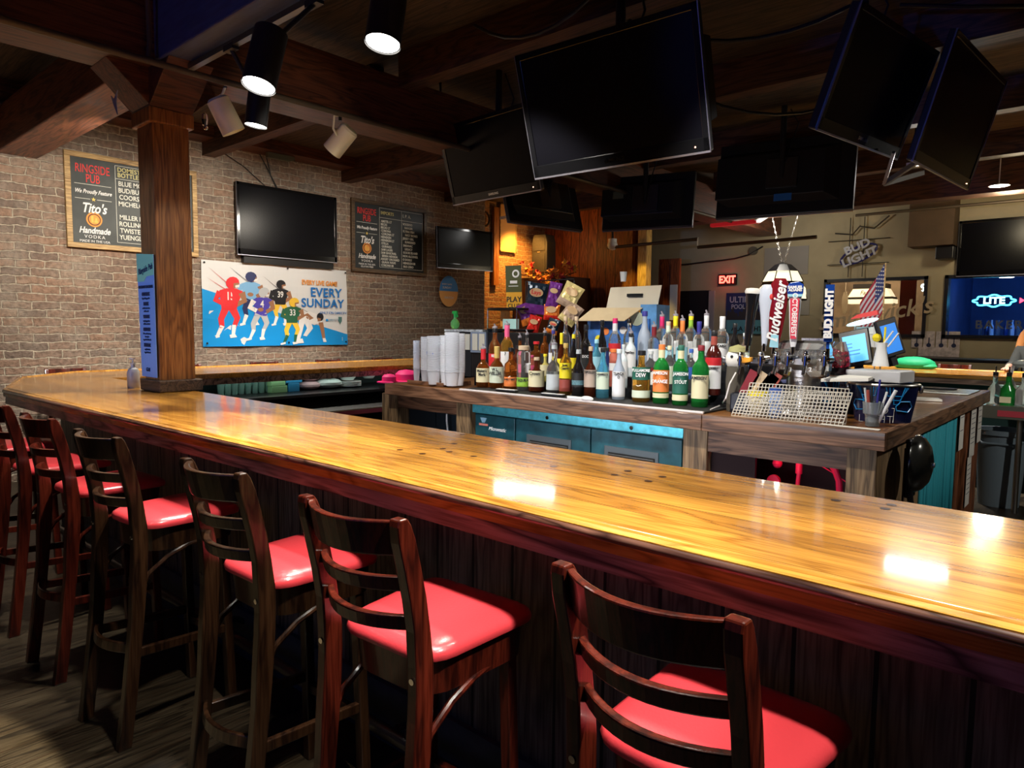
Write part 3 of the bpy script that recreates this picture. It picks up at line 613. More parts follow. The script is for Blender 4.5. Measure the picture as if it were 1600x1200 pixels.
    player(.30, .24, .50, blu, navy, navy, wht, '', 0, blu, .004)
    player(.50, .30, .44, blk, gld, blk, wht, '39', 0, blk, .0045)
    player(.175, .33, .56, red, red, red, wht, '15', .12)
    player(.375, .42, .50, pur, slv, slv, wht, '4', .15, wht, .0075)
    player(.585, .52, .46, grn, gld, gld, grn, '33', .1, grn, .0075)
    # last figure leans forward with one hand on the turf
    def P2(pts, m, d): flat('printed_player', [U(a, b2) for a, b2 in pts], m, d)
    P2(limb([(.66, .60), (.64, .76), (.615, .93)], .05, .03), wht, .006); P2(limb([(.67, .62), (.71, .78), (.67, .88)], .06, .03), wht, .0064)
    P2([(.60, .93), (.65, .91), (.66, .97), (.61, .975)], wht, .0066)
    P2([(.65, .60), (.70, .56), (.77, .60), (.80, .70), (.74, .74), (.68, .68)], wht, .007); P2(limb([(.67, .60), (.72, .66)], .05, .04), skin, .0078)
    P2(limb([(.79, .70), (.805, .82), (.815, .93)], .035, .02), skin, .0072); P2([(.805, .91), (.825, .91), (.835, .96), (.81, .96)], wht, .0076)
    P2([(.785+.027*math.cos(R(a)), .63+.055*math.sin(R(a))) for a in range(0, 360, 30)], blk, .0084); P2([(.765, .64), (.79, .65), (.785, .69), (.765, .69)], skin, .0088)
    bl = cc('letter_blue', (.01, .17, .55))
    text('EVERY LIVE GAME', .074*k, M_orange, t, (U(.785, .19)[0], -.022, U(.775, .19)[1]), bold=.002, sx=.82)
    text('EVERY', .145*k, bl, t, (U(.83, .315)[0], -.026, U(.83, .315)[1]), bold=.003, spacing=1.06)
    text('SUNDAY', .140*k, bl, t, (U(.805, .455)[0], -.026, U(.805, .455)[1]), bold=.003, spacing=1.06)
    text('ONLY ON DIRECTV', .042*k, bl, t, (U(.885, .575)[0], -.022, U(.885, .575)[1]))
    text('DIRECTV', .038*k, cc('letter_grey', (.2, .35, .5)), t, (U(.885, .67)[0], -.022, U(.885, .67)[1]))
    x, z = U(.835, .67); MB().cyl((x, -.018, z), (x, -.021, z), .016, n=16).build('print', M_bb, t)
    x, z = U(.94, .67); MB().prism([(x-.025, -.019, z+.045), (x-.025, -.019, z-.01), (x, -.019, z-.05), (x+.025, -.019, z-.01), (x+.025, -.019, z+.045)], (0, -.002, 0)).build('print', cc('crest', (.08, .2, .2)), t)
    b = MB()
    for (u, v) in [(.015, .03), (.55, .03), (.985, .03), (.02, .96), (.55, .96), (.985, .96)]: x, z = U(u, v); b.cyl((x, -.02, z), (x, -.026, z), .011, n=12)
    b.build('grommet', M_black, t)
banner()
# round orange and blue promo sign
p = thing('round_sign', 'round blue and orange promotional sign on the brick wall', 'sign', (-7.70, 7.18, 2.02), R(90))
pr = [(.19*math.cos(R(a)), .23*math.sin(R(a))) for a in range(0, 360, 12)]
MB().prism([(x, 0, z) for x, z in pr], (0, .006, 0)).build('disc', mat('sign_orange', (.95, .48, .14), .5), p)
MB().prism([(x, -.002, z) for x, z in pr if z > -.03], (0, .002, 0)).build('upper_half', mat('sign_blue', (.04, .28, .80), .5), p)
text('EVERY GAME', .035, M_whiteink, p, (-.04, -.004, .10)); text('SUNDAY', .045, M_whiteink, p, (-.04, -.004, .05)); text('WATCH', .05, M_whiteink, p, (0, -.004, -.10))
# ------------------------------------------------------------------ back bar island
IX0, IX1, IY0, IY1, IZ = -4.32, -.785, 3.35, 6.37, 1.05
isl = thing('back_bar_island', 'rough plank island cabinet in the middle of the ring bar, carrying the bottles', 'back bar', (0, 0, 0))
MB().box(IX0+.03, IX1-.03, IY0+.03, IY1-.03, IZ-.05, IZ-.002).build('top', M_islandtop, isl)
for (a, c2, d, e) in ((IX0, IX1, IY0, IY0+.035), (IX0, IX1, IY1-.035, IY1)):
    MB().box(a, -1.66, d, e, IZ-.085, IZ).build('edge_board', M_island, isl, bev=.004); MB().box(-1.657, c2, d, e, IZ-.085, IZ).build('edge_board', M_island, isl, bev=.004)
M_edge_y = wood('rough_plank_side', (.075, .035, .017), (.24, .125, .065), 'y', .8, .55, .05, 0, .35)
for (a, c2) in ((IX0, IX0+.035), (IX1-.035, IX1)): MB().box(a, c2, IY0+.035, IY1-.035, IZ-.085, IZ).build('edge_board', M_edge_y, isl, bev=.004)
YF = 3.40
def fx(px, py=700): return aty(px, py, YF).x
X_ = [fx(597, 640), fx(616, 640), fx(713, 660), fx(734, 660), fx(1067, 700), fx(1104, 710), fx(1322, 730), fx(1369, 730)]
for (a, b2) in ((X_[0], X_[1]), (X_[2], X_[3]), (X_[4], X_[5]), (X_[6], X_[7])): MB().box(a, b2, YF, YF+.06, 0, IZ-.085).build('post', M_islandz, isl, bev=.003)
MB().box(X_[1], X_[2], YF+.01, YF+.04, IZ-.185, IZ-.085).build('header_board', M_island, isl)
MB().box(X_[5], X_[6], YF+.01, YF+.04, IZ-.20, IZ-.085).build('header_board', M_island, isl)
MB().box(IX0+.05, IX0+.09, YF, IY1-.08, 0, IZ-.085).build('side_board', M_islandz, isl)
MB().box(IX0+.1, IX1-.1, 5.0, 5.03, 0, IZ-.09).build('rear_board', M_dark, isl)
MB().box(IX0+.1, IX1-.1, IY1-.1, IY1-.07, 0, IZ-.09).build('rear_board', M_islandz, isl)
MB().box(IX1-.09, IX1-.05, YF+.06, 4.16, 0, IZ-.085).build('side_board', M_islandz, isl)
M_redwood = wood('red_post', (.10, .03, .012), (.34, .12, .05), 'z', .8, .5)
MB().box(IX1-.09, IX1-.05, 4.20, 4.32, 0, IZ-.085).build('side_post', M_islandz, isl)
MB().box(IX1-.09, IX1-.04, 5.35, 5.5, 0, IZ-.085).build('side_post', M_redwood, isl)
MB().box(IX1-.10, IX1-.05, 5.75, 6.3, 0, IZ-.085).build('side_post', M_redwood, isl)
MB().box(X_[4]-.02, X_[4]+.02, YF+.06, 5, 0, IZ-.09).build('divider', M_dark, isl)
MB().box(X_[3]-.02, X_[3], YF+.06, 5, 0, IZ-.09).build('divider', M_dark, isl)
# slatted fridge under the counter, its teal is in the paint
fr = thing('bottle_cooler', 'black back bar cooler with slatted vents under the bottles, teal lit', 'fridge', ((X_[3]+X_[4])/2, YF+.03, 0))
hw = (X_[4]-X_[3])/2-.01; M_fr = mat('cooler_teal_black', (.012, .075, .095), .38, .2, var=.45, vscale=9)
MB().box(-hw, hw, .02, .6, .05, .955).build('body', M_fr, fr)
MB().box(-hw, hw, -.015, .02, .90, .957).build('top_rail', mat('cooler_rail', (.10, .52, .62), .3, .5, var=.2, vscale=30), fr, bev=.003)
s0, s1 = fx(801, 680)-fr.location.x, fx(919, 690)-fr.location.x
for i, (a, b2) in enumerate(((-hw+.02, s0-.005), (s0+.005, s1-.004), (s1+.004, hw-.01))):
    d = MB().box(a, b2, -.005, .02, .12, .89).build('door', M_fr, fr, bev=.004)
    if i:
        m0, m1 = a+.10, b2-.14
        MB().box(m0, m1, -.012, -.005, .62, .80).build('vent_frame', mat('vent_grey', (.10, .12, .13), .4, .5), d, bev=.002)
        MB().box(m0+.03, m1-.02, -.0135, -.012, .63, .765).build('vent_opening', M_dark, d)
        v = MB()
        for j in range(6): v.cyl((m0+.035, -.018, .752-j*.022), (m1-.025, -.018, .752-j*.022), .0045, n=8)
        v.build('vent_slat', M_steel, d, smooth=True)
for px in (853, 985): MB().cyl((fx(px, 655)-fr.location.x, -.02, .925), (fx(px, 655)-fr.location.x, -.014, .925), .012, n=14).build('screw', M_chrome, fr)
a = -hw+.06
MB().box(a, a+.085, -.009, -.006, .815, .83).build('sticker', mat('sticker_salmon', (.75, .25, .18), .5), fr); MB().prism([(a+.01, -.009, .87), (a+.03, -.009, .835), (a+.055, -.009, .835), (a+.075, -.009, .87)], (0, .003, 0)).build('sticker', mat('sticker_sky', (.3, .55, .7), .5), fr)
text('Micromatic', .035, M_whiteink, fr, (a+.17, -.0065, .80), shear=.3, name='lettering')
# dark cabinet doors left, and the pink lit store right
for (a, b2) in ((X_[1]-.01, (X_[1]+X_[2])/2-.004), ((X_[1]+X_[2])/2+.004, X_[2]+.01)): MB().box(a, b2, YF+.12, YF+.14, 0, .88).build('cabinet_door', mat('door_ink', (.012, .02, .028), .35), isl)
T('white_hose', 'thin white hose hanging in the left opening of the island', 'hose', MB().tube([(fx(687, 650), YF+.07, .90), (fx(687, 660), YF+.07, .80), (fx(690, 680), YF+.07, .66), (fx(696, 690), YF+.07, .45)], .007, 6), M_white)
M_pinkl = mat('red_hose', (.75, .02, .09), .35); M_maroon = mat('maroon_panel', (.016, .003, .004), .8)  # red light of the store is put into the colour of the fittings
MB().box(X_[5]-.01, X_[7], YF+.55, YF+.57, 0, .9).build('store_back', M_maroon, isl); MB().box(X_[5]-.005, X_[5]+.24, YF+.06, YF+.08, 0, .86).build('store_panel', M_maroon, isl)
def hx(px, py): return aty(px, py, YF+.22)
p = hx(1215, 715)
b = MB(); b.cyl(p, p+Vector((0, 0, .10)), .022).ball(p+Vector((0, 0, -.03)), .026).ball(p+Vector((.035, 0, .03)), .02); T('gas_regulator', 'red lit gas regulator hanging left in the island opening', 'regulator', b, M_pinkl)
p = hx(1208, 752); T('round_gauge', 'round red lit pressure gauge low in the island opening', 'gauge', MB().cyl(p, p+Vector((0, .02, 0)), .034, n=20), M_pinkl)
p = hx(1249, 725); b = MB(); b.cyl(p+Vector((0, 0, .04)), p+Vector((0, 0, -.05)), .017).cyl(p+Vector((0, 0, -.05)), p+Vector((-.005, 0, -.12)), .011).cyl(p+Vector((0, 0, -.12)), p+Vector((0, 0, -.13)), .03)
T('gas_valve', 'red lit valve with round foot in the middle of the island opening', 'valve', b, M_pinkl)
b = MB(); b.tube([hx(1296, 722), hx(1305, 735), hx(1311, 752), hx(1312, 775), hx(1312, 790)], .016, 10); T('red_hose', 'thick red hose curving down at the right of the island opening', 'hose', b, M_pinkl)
b = MB(); b.tube([hx(1272, 721), hx(1300, 738), hx(1325, 755)], .003, 6); T('gas_line', 'thin pink line crossing the island opening', 'tube', b, M_pinkl)
# side of the island: curtain, bell, papers
M_teal = mat('teal_curtain', (.02, .30, .38), .75)
b = MB(); pts = []
n = 60
for i in range(n+1):
    y = 4.34+1.0*i/n; pts.append((IX1-.055+.016*math.sin(i*1.15)+.006*math.sin(i*2.7), y))
for i in range(n): b.quad((*pts[i], .05), (*pts[i+1], .05), (*pts[i+1], IZ-.10), (*pts[i], IZ-.10))
T('teal_curtain', 'teal curtain gathered across the side opening of the island', 'curtain', b, M_teal, smooth=True, solid=.003)
g = thing('ring_bell', 'round black gong bell fixed to the corner side of the island', 'bell', (IX1+.0, 3.78, .86), R(90))
pr = [(.0, -.075), (.04, -.073), (.09, -.06), (.125, -.035), (.14, -.01), (.14, 0), (.13, 0), (.12, -.008), (.08, -.04), (.0, -.055)]
M_gong = mat('gong_black', (.02, .02, .018), .22, .5, coat=.4)
b = MB(); vs = []; ng = 28
for (r_, y_) in pr: vs += [(r_*math.cos(2*math.pi*i/ng), y_-.035, r_*math.sin(2*math.pi*i/ng)) for i in range(ng)]
b.add(vs, [(j*ng+i, j*ng+(i+1) % ng, (j+1)*ng+(i+1) % ng, (j+1)*ng+i) for j in range(len(pr)-1) for i in range(ng)]).build('gong', M_gong, g, smooth=True)
MB().box(-.05, .05, -.035, 0, -.17, .12).build('bell_housing', M_black, g, bev=.01); MB().cyl((0, -.11, 0), (0, -.118, 0), .012, n=12).build('center_nut', M_steel, g)
MB().tube([(-.07, -.03, -.10), (-.08, -.04, -.17), (-.06, -.04, -.19)], .014, 8).build('striker', M_black, g, smooth=True)
def paper(y, z, w_, h_, m, label, x=IX1-.035, rows=5):
    t = thing('posted_sheet', label, 'paper', (x, y, z), R(90)); MB().box(-w_/2, w_/2, -.002, 0, -h_/2, h_/2).build('sheet', m, t)
    b = MB()
    for i in range(rows): b.box(-w_*.38, w_*(.3 if i % 3 else .38), -.003, -.002, h_*(.34-.68*i/rows)-.003, h_*(.34-.68*i/rows)+.003)
    b.build('printed_line', mat('print_grey', (.25, .25, .27), .7), t)
paper(5.42, .84, .15, .26, M_paper, 'pale card with a red mark beside the teal curtain', IX1-.03, 2)
paper(5.95, .80, .20, .42, M_paper, 'tall white sheet posted on the island corner post', IX1-.04, 8)
paper(6.20, .84, .16, .34, M_paper, 'curling white sheet overlapping the tall one on the corner post', IX1-.035, 5)
paper(5.88, .42, .16, .36, M_paper, 'white sheet posted low on the island corner post', IX1-.04, 7)
# mat edge and long bar mats under the bottles
M_matw = mat('mat_white', (.72, .68, .68), .5)
a, e = atz(744, 605, IZ+.01), atz(1108, 642, IZ+.01)
bm = thing('bar_mat', 'long black rubber bar mat with a pale edge under the bottles', 'bar mat', (0, 0, 0))
MB().box(a.x, e.x, IY0+.05, IY0+.383, IZ, IZ+.008).build('mat', M_blackm, bm); MB().box(a.x, e.x, IY0+.037, IY0+.052, IZ, IZ+.011).build('pale_edge', M_matw, bm)
# stepped riser behind the front row
rz_ = thing('bottle_riser', 'black stepped liquor riser holding the back rows of bottles', 'shelf', (0, 0, 0))
ROWY = {0: 3.60, 1: 3.80, 2: 3.94, 3: 4.08, 4: 4.20}; ROWZ = {0: IZ+.008, 1: IZ+.07, 2: IZ+.13, 3: IZ+.19, 4: IZ+.23}
for k_ in (1, 2, 3, 4): MB().box(-3.72, -1.56, ROWY[k_]-.065, 4.30, ROWZ[k_-1] if k_ > 1 else IZ+.001, ROWZ[k_]).build('step', mat('acrylic_black', (.008, .008, .01), .15), rz_)
# ------------------------------------------------------------------ bottles
def gl(n, c_, r_=.04, tr=.85): return mat('glass_'+n, c_, r_, trans=tr, spec=.6, ior=1.3)
G = dict(clear=gl('clear', (.93, .95, .95), .03, .95), amber=gl('amber', (.50, .14, .02)), gold=gl('gold', (.72, .38, .06)), brown=gl('brown', (.09, .018, .006), .05, .4), green=gl('green', (.02, .30, .05), .04, .6),
    dark=mat('bottle_dark', (.012, .010, .010), .1, coat=.5), frost=mat('frosted_glass', (.42, .50, .62), .45, trans=.25), white=mat('bottle_white', (.62, .70, .74), .3), blue=gl('blue', (.15, .55, .75), .05, .7),
    navy=mat('bottle_navy', (.015, .03, .12), .12, coat=.5), pink=gl('pink', (.85, .25, .18), .05, .6), lemon=gl('lemon', (.80, .70, .20), .05, .5), redd=mat('bottle_redbrown', (.06, .008, .006), .12, coat=.5))
LAB = lambda n, c_: mat('label_'+n, c_, .55)
L = dict(cream=LAB('cream', (.72, .66, .42)), white=LAB('white', (.75, .76, .78)), green=LAB('green', (.02, .13, .09)), orange=LAB('orange', (.80, .22, .05)), lime=LAB('lime', (.30, .55, .05)), red=LAB('red', (.60, .02, .03)),
    yellow=LAB('yellow', (.88, .72, .02)), tan=LAB('tan', (.50, .38, .30)), mint=LAB('mint', (.62, .70, .55)), blue=LAB('blue', (.03, .10, .42)), black=LAB('black', (.02, .02, .02)), sky=LAB('sky', (.35, .68, .80)), pink=LAB('pink', (.75, .10, .25)),
    brick=LAB('brick', (.35, .07, .05)), grey=LAB('grey', (.55, .60, .62)), magenta=LAB('magenta', (.70, .02, .16)), gold=LAB('gold', (.60, .42, .12)), cork=LAB('cork', (.55, .42, .28)), navy=LAB('navy', (.03, .03, .25)), darkred=LAB('darkred', (.20, .01, .02)))
PROF = { # r as a fraction of the half width, z as a fraction of height
 'tall': [(0, 0), (.92, 0), (1, .02), (1, .58), (.96, .64), (.75, .70), (.42, .76), (.36, .80), (.34, .93), (.36, .935), (.36, .96)],
 'round': [(0, 0), (.85, 0), (1, .04), (1, .42), (.93, .52), (.70, .60), (.40, .66), (.30, .72), (.28, .92), (.33, .925), (.33, .96)],
 'squat': [(0, 0), (.9, 0), (1, .03), (1, .52), (.9, .60), (.5, .66), (.36, .70), (.33, .88), (.38, .89), (.38, .93)],
 'long': [(0, 0), (.92, 0), (1, .02), (1, .50), (.85, .60), (.5, .70), (.36, .80), (.32, .93), (.36, .935), (.36, .96)],
 'jar': [(0, 0), (.95, 0), (1, .03), (1, .80), (.9, .86), (.7, .88), (.7, .96)]}
def bottle(px, bpx, tpx, wpx, kind, glass, cap, label, lab=None, row=0, l0=.12, l1=.48, words='', wc=None, pour=False, neck=None, lab2=None, sq=False, y=None):
    """px/bpx/tpx/wpx: where the photograph shows it; the depth comes from the row it stands in"""
    if row == 0: base = aty(px, bpx, min(3.62, max(3.44, atz(px, bpx-4, ROWZ[0]).y))); base.z = ROWZ[0]
    else: base = aty(px, 560, y or ROWY[row]); base.z = ROWZ[row]
    D = (base-Vector((0, 0, EYE))).dot(AF); half = wpx*D/F_PX/2; top = aty(px, tpx, base.y).z; H = max(.16, top-base.z)
    if pour: Hb = H-.035
    else: Hb = H
    t = thing('liquor_bottle', label, 'bottle', base, math.atan2(base.x, -base.y)*.0+R(random.uniform(-8, 8)) + math.atan2(-base.x, base.y)*.75, 'bottles on the back bar')
    N_ = 20; prof = [(a*half, z*Hb) for a, z in PROF[kind]]
    if sq: o = MB().lathe([(r*1.3 if z < .6*Hb else r, z) for r, z in prof], n=4, a0=45, a1=405).build('glass', G[glass], t, bev=.004)
    else: MB().lathe(prof, n=N_).build('glass', G[glass], t, smooth=True)
    nr = [r for r, z in prof][-1]; z1 = prof[-1][1]
    cap_h = Hb*.085
    MB().lathe([(0, z1-cap_h*.6), (nr*1.15, z1-cap_h*.6), (nr*1.15, z1+cap_h*.35), (nr*1.0, z1+cap_h*.45), (0, z1+cap_h*.45)], n=14).build('cap' if not pour else 'neck_band', L.get(cap, M_black) if cap != 'black' else M_black, t, smooth=True)
    if pour:
        q = MB().lathe([(0, z1+cap_h*.4), (nr*1.25, z1+cap_h*.4), (nr*1.25, z1+cap_h*.4+.012), (nr*.6, z1+cap_h*.4+.016)], n=12); q.tube([(0, 0, z1+cap_h*.5), (0, 0, z1+.032), (-.006, -.004, z1+.045)], .0055, 8)
        q.build('pourer', mat('pourer_smoke', (.30, .28, .32), .25), t, smooth=True)
    if neck: MB().lathe([(nr*1.12, Hb*.72), (nr*1.12, z1-cap_h*.5)], n=14).build('neck_label', L[neck], t, smooth=True)
    wr = half*1.012
    def lbl(a, b2, key):
        if sq: MB().box(-half*.80, half*.80, -half*.935-.001, -half*.93, a*Hb, b2*Hb).build('label', L[key], t)
        else: MB().lathe([(wr, a*Hb), (wr, b2*Hb)], n=20, a0=-175, a1=-5).build('label', L[key], t, smooth=True)
    if lab: lbl(l0, l1, lab)
    if lab2: lbl(lab2[0], lab2[1], lab2[2])
    if words and lab:
        zc = (l0+l1)/2*Hb; ws = words.split('\n')
        for i, wd in enumerate(ws):
            text(wd, min(half*.6, half*3.1/max(4, len(wd))*1.25), wc or M_blackink, t, (0, -wr-.0012, l1*Hb-half*.36-half*.52*i), bold=.0006, sx=.8, name='lettering')
    return t
W_ = M_whiteink
B = [
 (755, 609, 537, 22, 'round', 'amber', 'red', 'squat amber whisky bottle with red wax neck and cream label, leftmost in the front row', 'cream', 0, .14, .50, 'Maker\'s\nMark', None, True, 'red'),
 (776, 609, 541, 23, 'round', 'amber', 'gold', 'whisky bottle with gold neck foil and pale green label, second in the front row', 'mint', 0, .14, .52, 'W.L.\nWELLER', None, False, 'gold'),
 (798, 607, 541, 21, 'squat', 'amber', 'black', 'amber bottle with a low orange label in the front row', 'orange', 0, .08, .30, 'EARLY TIMES', None, False),
 (818, 609, 540, 22, 'jar', 'clear', 'cork', 'clear straight bottle with a low lime green label in the front row', 'lime', 0, .10, .30, 'TEQUILA', None, False),
 (838, 616, 558, 25, 'round', 'brown', 'cork', 'squat dark brown bottle with an arched cream label in the front row', 'cream', 0, .16, .62, 'Crown', None, False),
 (865, 613, 530, 23, 'round', 'clear', 'grey', 'clear bottle with a large pale blue-white label, right of the brown bottle', 'grey', 0, .08, .46, '', None, True, None, (.40, .46, 'black')),
 (883, 615, 536, 19, 'tall', 'gold', 'gold', 'tequila bottle with bright yellow upper label and brick red lower label', 'yellow', 0, .32, .62, 'Jose\nCuervo', None, False, None, (.07, .30, 'brick')),
 (903, 621, 546, 20, 'long', 'dark', 'grey', 'black bottle with a teal emblem on its dark label in the front row', 'black', 0, .20, .50, '', None, False, None, (.24, .34, 'sky')),
 (922, 621, 541, 20, 'round', 'brown', 'cork', 'corked dark bottle with a tan label in the front row', 'tan', 0, .20, .54, 'ESPOLON', None, False),
 (941, 623, 543, 20, 'long', 'blue', 'black', 'dark bottle with a mint and cream label and blue neck in the front row', 'mint', 0, .18, .52, 'CASAMIGOS', None, False),
 (966, 623, 545, 20, 'long', 'frost', 'grey', 'frosted bottle with a tall white label marked with a black ring', 'white', 0, .06, .56, 'TUACA\nO', None, False),
 (1001, 630, 545, 28, 'squat', 'gold', 'black', 'wide gold whiskey bottle with a dark green label reading Tullamore Dew', 'green', 0, .42, .66, 'TULLAMORE\nDEW', W_, False, None, (.08, .22, 'mint')),
 (1032, 631, 538, 25, 'tall', 'green', 'orange', 'green whiskey bottle with an orange label, first of the three green ones', 'orange', 0, .20, .57, 'JAMESON\n.\nORANGE', W_, False, 'cream', (.10, .18, 'cream')),
 (1062, 632, 539, 24, 'tall', 'green', 'green', 'green whiskey bottle with a dark green label, middle of the three green ones', 'green', 0, .20, .57, 'JAMESON\n.\nSTOUT', W_, False, 'cream', (.08, .18, 'cream')),
 (1093, 633, 539, 26, 'tall', 'green', 'darkred', 'green whiskey bottle with a cream label and dark red cap, rightmost of the three', 'cream', 0, .14, .52, 'JAMESON', None, False),
 (1115, 600, 516, 24, 'tall', 'redd', 'black', 'dark red-brown bottle with a red and white label reading Leroux', 'white', 1, .10, .46, 'BLACKBERRY', None, False, 'brick', (.46, .58, 'red'), False, 3.74),
 # second row
 (773, 0, 505, 19, 'tall', 'amber', 'black', 'tall whisky bottle with a slanted red label standing behind the gold-necked one', 'red', 1, .22, .48, 'RED', W_, True),
 (792, 0, 500, 20, 'tall', 'gold', 'pink', 'tall honey whisky bottle with pink neck and white label behind the orange labelled one', 'white', 1, .15, .50, '7', None, True, 'pink'),
 (808, 0, 540, 15, 'tall', 'brown', 'black', 'small dark bottle with a black cap between the honey and amber whiskies', 'white', 1, .2, .44),
 (829, 0, 555, 13, 'jar', 'pink', 'pink', 'short pink bottle tucked behind the brown round one', 'pink', 1, .3, .6),
 (852, 0, 553, 16, 'round', 'lemon', 'yellow', 'round yellow bottle with a black diamond label', 'cream', 1, .2, .6, '', None, False),
 (877, 0, 520, 13, 'long', 'brown', 'yellow', 'dark rum bottle with a tall yellow neck wrap and yellow label', 'yellow', 1, .30, .48, '', None, False, 'yellow'),
 (896, 0, 522, 14, 'long', 'dark', 'yellow', 'black bottle with a yellow collar and an orange fruit printed on it', 'yellow', 1, .30, .52),
 (915, 0, 507, 18, 'tall', 'dark', 'black', 'tall black bottle lettered DOC', 'black', 1, .25, .5, 'DOC', W_),
 (932, 0, 530, 17, 'tall', 'blue', 'sky', 'light blue gin bottle with a pale portrait label', 'sky', 1, .18, .62, '', None, False),
 (949, 0, 543, 14, 'long', 'navy', 'black', 'slim blue bottle with a black cap', 'blue', 1, .2, .5),
 (959, 0, 545, 14, 'jar', 'pink', 'orange', 'clear jar bottle filled with orange peach liquor', 'white', 1, .42, .62),
 (974, 0, 538, 14, 'tall', 'white', 'grey', 'white bottle with small blue script, left of the taller white one', 'white', 1, .2, .6, '', None),
 (985, 0, 512, 17, 'tall', 'white', 'black', 'tall white bottle with a black pourer', 'white', 2, .2, .6, 'RumChata', None, True),
 (1017, 0, 548, 19, 'tall', 'clear', 'grey', 'clear bottle with a wine red band and white picture label', 'white', 1, .12, .45, '', None, False, None, (.48, .56, 'darkred')),
 (1046, 0, 540, 17, 'tall', 'clear', 'cream', 'clear bottle with pale green label between the first two green whiskeys', 'mint', 1, .15, .55),
 (1080, 0, 545, 16, 'tall', 'clear', 'blue', 'clear bottle with a blue and white fruit label between green whiskeys', 'blue', 1, .30, .58, '', W_),
 # third row
 (812, 0, 520, 14, 'tall', 'amber', 'black', 'amber bottle with a black pourer beneath the chip rack', 'white', 2, .2, .45, '', None, True),
 (823, 0, 515, 14, 'long', 'clear', 'black', 'clear bottle with a black pourer beneath the chip rack', None, 2, .2, .45, '', None, True),
 (838, 0, 532, 22, 'squat', 'amber', 'red', 'broad amber decanter with a red stopper in the third row', None, 2),
 (851, 0, 512, 14, 'tall', 'amber', 'black', 'amber bottle with black cap left of the yellow necked rum', 'black', 2, .2, .45, '', None, True),
 (864, 0, 508, 14, 'tall', 'clear', 'navy', 'clear bottle with dark blue cap left of the yellow necked rum', 'white', 2, .2, .45, '', None, True),
 (883, 0, 492, 15, 'squat', 'clear', 'cork', 'clear corked bottle, left one of the pair by the chips', None, 3),
 (900, 0, 492, 15, 'squat', 'clear', 'cork', 'clear corked bottle, right one of the pair by the chips', None, 3),
 (940, 0, 500, 16, 'long', 'dark', 'black', 'tall dark green-black wine style bottle with pale neck label', 'grey', 2, .25, .5, '', None, False),
 (960, 0, 497, 19, 'tall', 'clear', 'magenta', 'vodka bottle with a magenta capped white neck and red striped label', 'red', 2, .42, .56, '', W_, False, 'white', (.25, .40, 'white')),
 (982, 0, 498, 17, 'tall', 'clear', 'black', 'clear bottle with black neck behind the tall white one', 'grey', 3, .2, .5),
 (1006, 0, 486, 21, 'long', 'frost', 'navy', 'frosted grey-blue vodka bottle with a blue cap', None, 3, 0, 0, '', None, False),
 (1021, 0, 502, 19, 'tall', 'clear', 'darkred', 'clear vodka bottle with a dark red neck band and pourer', 'white', 3, .15, .45, '', None, True, 'darkred'),
 (1033, 0, 486, 18, 'tall', 'clear', 'magenta', 'clear vodka bottle with a magenta neck band and pourer', 'white', 4, .15, .45, '', None, True, 'magenta'),
 (1043, 0, 502, 18, 'tall', 'clear', 'cork', 'clear bottle with pale green neck band and cork', 'sky', 3, .15, .45, 'RAIN', None, False, 'mint'),
 (1054, 0, 485, 18, 'tall', 'clear', 'yellow', 'clear vodka bottle with a yellow neck band, left of the orange banded one', 'white', 4, .15, .45, '', None, True, 'yellow'),
 (1065, 0, 492, 18, 'tall', 'clear', 'orange', 'clear vodka bottle with an orange neck band and pourer', 'sky', 3, .15, .45, 'STOLI', None, True, 'orange'),
 (1078, 0, 485, 18, 'tall', 'clear', 'yellow', 'clear vodka bottle with a yellow-green neck band, right of the orange banded one', 'white', 4, .15, .45, '', None, True, 'lime'),
 (1091, 0, 502, 18, 'tall', 'clear', 'navy', 'clear vodka bottle with a blue neck band and cork', 'white', 3, .15, .45, '', None, False, 'navy'),
 (1102, 0, 484, 18, 'tall', 'clear', 'white', 'clear vodka bottle with a white neck band and pourer', 'white', 4, .15, .45, '', None, True, 'white'),
 (1127, 0, 494, 21, 'tall', 'clear', 'white', 'clear rum bottle with white cap and a red dot label', 'white', 3, .15, .50, 'BACARDI', None, False, 'white'),
 (1147, 0, 505, 17, 'long', 'dark', 'black', 'dark bottle standing last at the right end of the riser', None, 3),
 (1163, 0, 520, 15, 'tall', 'clear', 'grey', 'pale bottle half hidden behind the black beer tap', 'mint', 3, .2, .5),
]
for r_ in B: bottle(*r_)
# ------------------------------------------------------------------ things on the island
def at_i(px, py, z=IZ): return atz(px, py, z)
